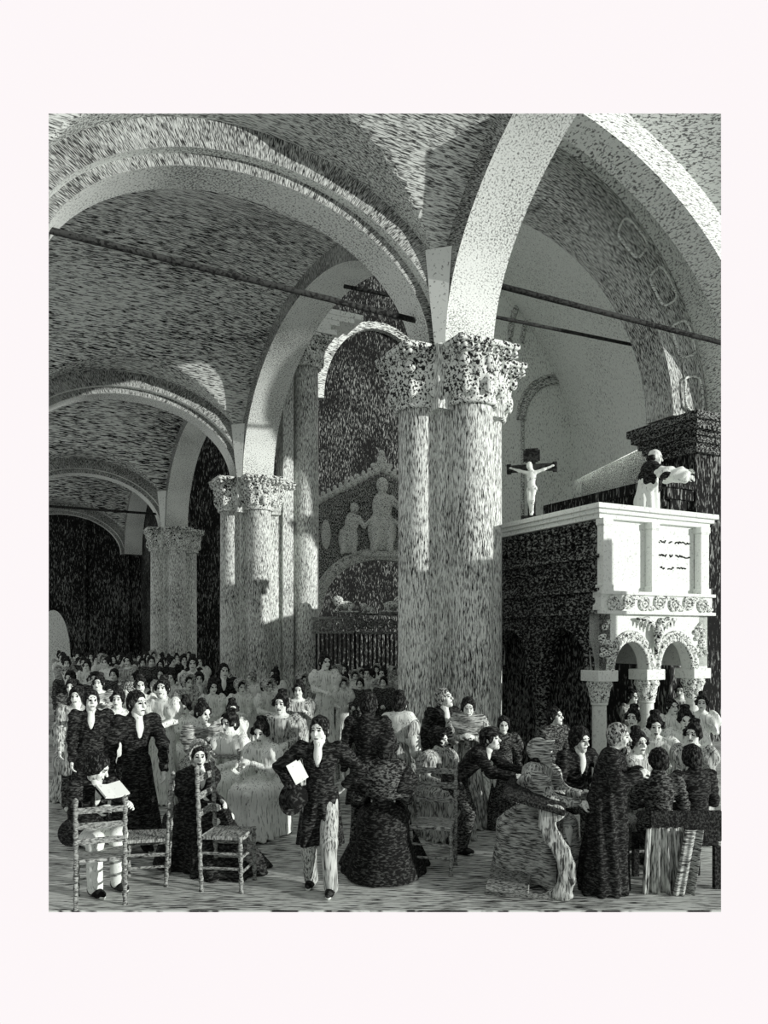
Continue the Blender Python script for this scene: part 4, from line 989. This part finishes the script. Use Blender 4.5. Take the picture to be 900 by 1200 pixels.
# man from behind, and his neighbours
f = Fig('m', 'stand', 0, (10, 0, 0), 'down', 'chest')
person('man in black coat seen from behind, left of the nearest pier', P_(431, 8.95), 170, f, man(f, 'cloth_black', 'cloth_dark', 'curly', tails='frock'), sc=1.07)
f = Fig('f', 'sit', 6, (25, 14, 0), 'lap', 'lap')
person('woman in wide black skirt and dark bonnet seated with her back turned', P_(449, 7.95), 178, f, woman(f, 'cloth_black', 'short', low=False, puff=.06, r=.46, folds=9, extra=[('bonnet', f.bonnet(.95), 'cloth_black'), ('shawl', f.shawl(.06), 'cloth_dark')]), sc=1.06)
f = Fig('f', 'stand', 0, (25, 10, 0), 'chest', 'down')
person('dark-haired woman in light pleated cape, close left of the nearest pier', P_(467, 9.75), 150, f, woman(f, 'cloth_gray', 'updo', r=.30, low=False, extra=[('cape', f.shawl(.03), 'cloth_pale')]), sc=1.03)
# group at the foot of the nearest pier
f = Fig('m', 'stand', 6, (30, -14, 0), 'chest', 'down')
person('man with tilted-back pale head and black cloak at the foot of the nearest pier', P_(516, 10.4), 30, f, man(f, 'cloth_black', 'cloth_dark', 'short', 'hair_grey', tails='long'), sc=1.06)
f = Fig('f', 'stand', 4, (10, 10, 0), 'chest', 'chest')
person('woman wrapped in a light striped shawl at the foot of the nearest pier', P_(549, 10.0), -10, f, woman(f, 'cloth_gray', 'short', r=.30, low=False, extra=[('shawl', f.shawl(.07), 'cloth_stripe')]), sc=1.0)
f = Fig('f', 'sit', 8, (20, 8, 0), 'lap', 'lap')
person('seated woman in round dark bonnet and grey dress behind the ladder-back chair', P_(508, 9.65), 40, f, woman(f, 'cloth_gray', 'short', r=.32, low=False, puff=.04, extra=[('bonnet', f.bonnet(1.0), 'cloth_black')]), sc=1.0)
f = Fig('m', 'bend', 44, (10, -8, 0), 'rail', 'rail')
person('man in black cap bending forward over the kneeling desk', P_(543, 8.85), 62, f, man(f, 'cloth_black', 'cloth_dark', 'short', tails='short', extra=[('cap', f.cap_hat(.125, .07), 'cloth_black')]), sc=.98)
f = Fig('f', 'stand', 0, (0, 6, 0), 'down', 'down')
person('pale-faced girl peering out behind the man in the black cap', P_(590, 9.9), -5, f, woman(f, 'cloth_dark', 'short', r=.28, low=False), sc=.86)
f = Fig('f', 'sit', 14, (18, 6, 0), 'rail', 'rail')
person('woman in striped hood and shawl seated facing right over a hatched skirt', P_(616, 7.95), 62, f, woman(f, 'cloth_stripe', 'short', low=False, r=.37, folds=9, extra=[('hood', f.bonnet(.85), 'cloth_stripe'), ('shawl', f.shawl(.05), 'cloth_gray')]), sc=1.06)
f = Fig('f', 'stand', 0, (20, -6, 0), 'down', 'down')
person('pale-faced woman in dark dress looking up beside the striped hood', P_(649, 9.9), 30, f, woman(f, 'cloth_dark', 'short', r=.28, low=False), sc=.93)
f = Fig('m', 'sit', 12, (10, 8, 0), 'rail', 'lap')
person('curly-headed man in black coat beside the big bearded man', P_(669, 9.0), 25, f, man(f, 'cloth_black', 'cloth_dark', 'curly', tails='short'), sc=1.08)
f = Fig('m', 'stand', 14, (8, 4, 0), 'chest', 'chest')
person('big bearded grey-haired man in floor-length dark cloak, facing right', P_(705, 7.5), 66, f, [('robe', f.robe(.30, .035, .03), 'cloth_black'), ('hair', f.hairdo('beard'), 'hair_grey')], sc=.97)
f = Fig('f', 'sit', 4, (-30, 4, 0), 'lap', 'lap')
person('woman in grey hatched dress seated right of the slender chair', P_(741, 8.95), 50, f, woman(f, 'cloth_gray', 'updo', r=.36), sc=1.04)
f = Fig('f', 'sit', 8, (10, 14, 0), 'lap', 'chest')
person('bare-shouldered woman bending her head behind the grey seated woman', P_(768, 10.15), -20, f, woman(f, 'cloth_pale', 'updo', r=.30), sc=1.1)
f = Fig('m', 'sit', 4, (15, 0, 0), 'lap', 'lap')
person('thick-haired man with white collar seated on the bench, back turned', P_(772, 7.9), 165, f, man(f, 'cloth_dark', 'cloth_dark', 'curly', tails='short'), sc=.98)
f = Fig('m', 'sit', 4, (-30, 6, 0), 'rail', 'lap')
person('curly-headed man in black coat seated at the right end of the bench', P_(816, 7.95), 195, f, man(f, 'cloth_black', 'cloth_dark', 'curly', tails='short'), sc=1.0)
# preacher in the pulpit
f = Fig('m', 'stand', 14, (12, 12, 0), ((.07, -.22, -.10), (-.02, -.25, .06)), ((.10, -.20, -.14), (-.02, -.26, -.05)))
pp = PC + AX*1.88 + BX*.95 + UP*3.80
pr = person('bald preacher in black cape over a white robe leaning from the pulpit', pp, 72, f, [('robe', f.robe(.27, .02, .0), 'linen'), ('cape', f.shawl(.05), 'cloth_black'), ('hair', f.hairdo('bald'), 'hair')], sc=1.17)
F = Field()
for q in (1, -1): F.cap(f.E[q]*.75 + f.S[q]*.25, f.W[q]*.85 + f.E[q]*.15, .095, .105, k=.04, f=lambda X, Y, Z: .010*np.sin(50*Z + 30*Y))
F.cap(f.nk + (-.10, -.02, -.03), f.nk + (.10, -.02, -.03), .055, k=.03)
part('sleeves', F, .0125, 'linen', pr)
# ================================================================ the listening crowd
rng = random.Random(12)
def proto(sex, pose, L, R, head, dressed, hair, lean=0, **k):
    f = Fig(sex, pose, lean, head, L, R); t = empty('person', (0, -50, 0)); v = .0135
    part('body', f.body(v, True), v, 'skin', t, ink=f)
    if dressed == 'dress': part('dress', f.dress(k.get('r', .235), k.get('puff', .025), k.get('low', True)), v, 'cloth_pale', t)
    if dressed == 'coat':
        part('coat', f.coat(k.get('tails', 'frock')), v, 'cloth_black', t); part('trousers', f.trousers(), v, 'cloth_dark', t); part('shirt', f.shirt(), v, 'linen', t)
    if dressed == 'robe': part('robe', f.robe(.24, .02), v, 'cloth_dark', t)
    part('hair', f.hairdo(hair), v*.9, 'hair', t)
    if k.get('bonnet'): part('bonnet', f.bonnet(.95), v*.9, 'cloth_gray', t)
    return t
PR = dict(
    w1=proto('f', 'stand', 'clasp', 'clasp', (8, 0, 0), 'dress', 'updo'),
    w2=proto('f', 'stand', 'hand', 'side', (-28, 4, 0), 'dress', 'updo', puff=.035),
    w3=proto('f', 'stand', 'clasp', 'clasp', (15, 8, 0), 'dress', 'short', low=False, bonnet=True),
    w4=proto('f', 'sit', 'clasp', 'clasp', (-15, 6, 0), 'dress', 'updo', r=.29),
    w5=proto('f', 'sit', 'hand', 'clasp', (25, 16, 0), 'dress', 'updo', lean=10, r=.29, puff=.035),
    m1=proto('m', 'stand', 'side', 'side', (12, 0, 0), 'coat', 'short'),
    m2=proto('m', 'stand', 'hand', 'side', (-22, 2, 0), 'coat', 'curly'),
    m3=proto('m', 'stand', 'clasp', 'clasp', (5, 4, 0), 'robe', 'short'))
used = set(); placed = []
WORD = dict(w1='woman', w2='woman with puffed sleeves', w3='woman in bonnet', w4='seated woman', w5='seated woman bending forward', m1='man', m2='curly-headed man', m3='cloaked man')
TONE = {'cloth_pale': 'pale', 'cloth_gray': 'grey', 'cloth_black': 'black', 'cloth_dark': 'dark', 'cloth_stripe': 'striped'}
def put(kind, u, Y, rz, mat, label, sc=1.0, hair=None, z=None, group=None):
    p = at(u, Y); p.z = (.255 if Y > 18.9 and p.x < -2.4 else .004) if z is None else z
    src = PR[kind]
    if kind not in used: used.add(kind); t = src
    else: t = copy_tree(src)
    t.location = p; t.rotation_euler = (0, 0, math.radians(rz)); t.scale = (sc*rng.uniform(.97, 1.03),)*2 + (sc,); tag(t, label, 'person', group)
    for c in t.children:
        b = c.name.split('.')[0]
        if b in ('dress', 'coat', 'robe') or b == 'hair' and hair:
            c.material_slots[0].link = 'OBJECT'; c.material_slots[0].material = M(mat if b != 'hair' else hair)
    placed.append((p.x, p.y)); return t
# figures one can pick out in the middle distance
put('w1', 192, 11.4, -14, 'cloth_pale', 'tall fair woman in white low-necked dress standing in the middle of the left crowd', 1.10)
put('m1', 107, 9.9, 20, 'cloth_black', 'high-foreheaded man with white shirt front standing above the reading man', 1.06)
put('m2', 90, 11.0, 25, 'cloth_gray', 'man in grey coat standing at the left edge of the crowd', 1.04)
put('w2', 138, 10.9, 30, 'cloth_pale', 'woman in white dress standing behind the shoulder of the man in long coat', 1.02)
put('w1', 165, 12.6, 10, 'cloth_pale', 'fair woman in white dress, between the man in long coat and the tall white-dressed woman', 1.08)
put('w5', 233, 11.3, 35, 'cloth_stripe', 'seated woman in striped dress holding up her hand beside the tall white-dressed woman', 1.15)
put('w4', 271, 10.25, -25, 'cloth_pale', 'white-dressed woman with ringlets seated on the pale chair', 1.10)
put('w5', 316, 9.65, -40, 'cloth_pale', 'white-dressed woman bending over beside the pale chair, left of the standing man', 1.08)
put('w4', 330, 11.7, 0, 'cloth_gray', 'woman in grey dress seated facing us behind the bending woman', 1.22)
put('w2', 350, 12.8, 20, 'cloth_gray', 'woman in grey dress standing at the foot of the second pier', 1.02)
st = empty('wooden_stool', at(380, 13.2)); tag(st, 'low wooden stool under the woman standing in front of the choir railing', 'stool')
m = MB(); m.box((0, 0, .40), (.27, .27, .025)); m.build('seat', 'chair_wood', st, bevel=.008)
for x in (-.22, .22):
    for y in (-.22, .22): m = MB(); m.tube([(x*1.1, y*1.1, 0), (x, y, .38)], .022, 8); m.build('leg', 'chair_wood', st)
put('w1', 380, 13.2, 25, 'cloth_pale', 'white-dressed woman standing raised above the crowd in front of the railing', 1.04, z=.43)
put('m1', 262, 15.4, 15, 'cloth_black', 'tall man with white cravat standing against the second pier', 1.16)
put('w1', 226, 17.0, 5, 'cloth_pale', 'white-shouldered woman standing high at the back, left of the second pier', 1.22)
for u, Y, k, mat, rz, lab, sc in ((742, 11.25, 'w4', 'cloth_pale', -20, 'white-dressed woman seated below the first pulpit column, head turned aside', 1.08),
        (786, 11.5, 'w1', 'cloth_pale', 10, 'fair woman in white standing between the two nearer pulpit columns', .92), (806, 11.0, 'w5', 'cloth_pale', -35, 'white-dressed woman bending forward below the right pulpit column', 1.1),
        (822, 11.4, 'w2', 'cloth_pale', 0, 'white-dressed woman standing at the right end of the pulpit', .96), (813, 9.6, 'w4', 'cloth_gray', -30, 'grey-dressed woman seated at the right edge in front of the pulpit', 1.05),
        (740, 12.9, 'w1', 'cloth_gray', 20, 'woman standing in the shade under the first pulpit arch', .95), (798, 13.6, 'w2', 'cloth_gray', -10, 'woman standing in the shade under the second pulpit arch', .98)):
    put(k, u, Y, rz, mat, lab, sc)
# the rows behind
ROWS = [(29.0, 62, 236, 17, 'rearmost row by the end wall'), (26.6, 70, 232, 18, 'second rearmost row'), (24.6, 63, 200, 20, 'third rearmost row'),
        (21.0, 64, 246, 23, 'row before the third pier'), (19.0, 74, 236, 25, 'row along the step edge'), (17.2, 63, 330, 27, 'row just below the step'),
        (15.6, 72, 365, 30, 'row beside the second pier'), (14.2, 66, 345, 33, 'fourth row behind the tailcoat man'), (12.9, 72, 300, 46, 'third row behind the tailcoat man'),
        (11.8, 64, 330, 52, 'second row behind the tailcoat man'),
        (20.6, 384, 482, 19, 'row closest to the railing'), (19.2, 376, 478, 20, 'second row before the railing'), (17.8, 384, 480, 22, 'third row before the railing'), (16.2, 400, 478, 25, 'fourth row before the railing')]
ORD = ['first', 'second', 'third', 'fourth', 'fifth', 'sixth', 'seventh', 'eighth', 'ninth', 'tenth', 'eleventh', 'twelfth', 'thirteenth', 'fourteenth']
for Y, u0, u1, du, desc in ROWS:
    spots = []; u = u0
    u = max(u, 57 + .42*900/Y)
    while u <= u1:
        uu = u + rng.uniform(-.10, .10)*du; YY = Y + rng.uniform(-.22, .22); p = at(uu, YY)
        ok = all((p.x - a)**2 + (p.y - b)**2 > (.80 if Y in (12.9, 11.8) else .64)**2 for a, b in placed)
        for q in N[1:4]:
            if (p.xy - q.xy).length < 1.55: ok = False
        if (p.xy - P.xy).length < .9 if False else False: ok = False
        if ok: spots.append((uu, YY))
        u += du
    seated = Y in (12.9, 11.8)
    for i, (uu, YY) in enumerate(spots):
        kind = rng.choice(('w1', 'w2', 'w3', 'm1', 'm2', 'm3', 'w1', 'w2') if not seated else ('w4', 'w5', 'w4', 'w2', 'm2'))
        mat = rng.choice(('cloth_pale', 'cloth_pale', 'cloth_pale', 'cloth_pale', 'cloth_gray', 'cloth_stripe')) if kind[0] == 'w' else rng.choice(('cloth_black', 'cloth_dark', 'cloth_gray'))
        garb = {'w': '%s dress', 'm': '%s coat'}[kind[0]] % TONE[mat]
        if kind == 'm3': garb = TONE[mat] + ' cloak'
        lab = '%s in %s, %s from left in %s' % (WORD[kind] if kind != 'w3' else 'bonneted woman', garb, ORD[i], desc)
        lab = lab.replace('with puffed sleeves in', 'in puff-sleeved').replace('cloaked man in', 'man in').replace('seated woman bending forward in', 'woman bending forward in')
        lab = lab.replace(' puff-sleeved', '') if len(lab.split()) > 16 else lab
        w = lab.split()
        if len(w) > 16: print('LONG', lab)
        put(kind, uu, YY, rng.uniform(15, 55) if uu < 115 else rng.uniform(-40, 55), mat, lab, rng.uniform(.96, 1.07) if not seated else rng.uniform(1.0, 1.12), hair='hair_grey' if rng.random() < .12 else None, group='listeners in the crowd')
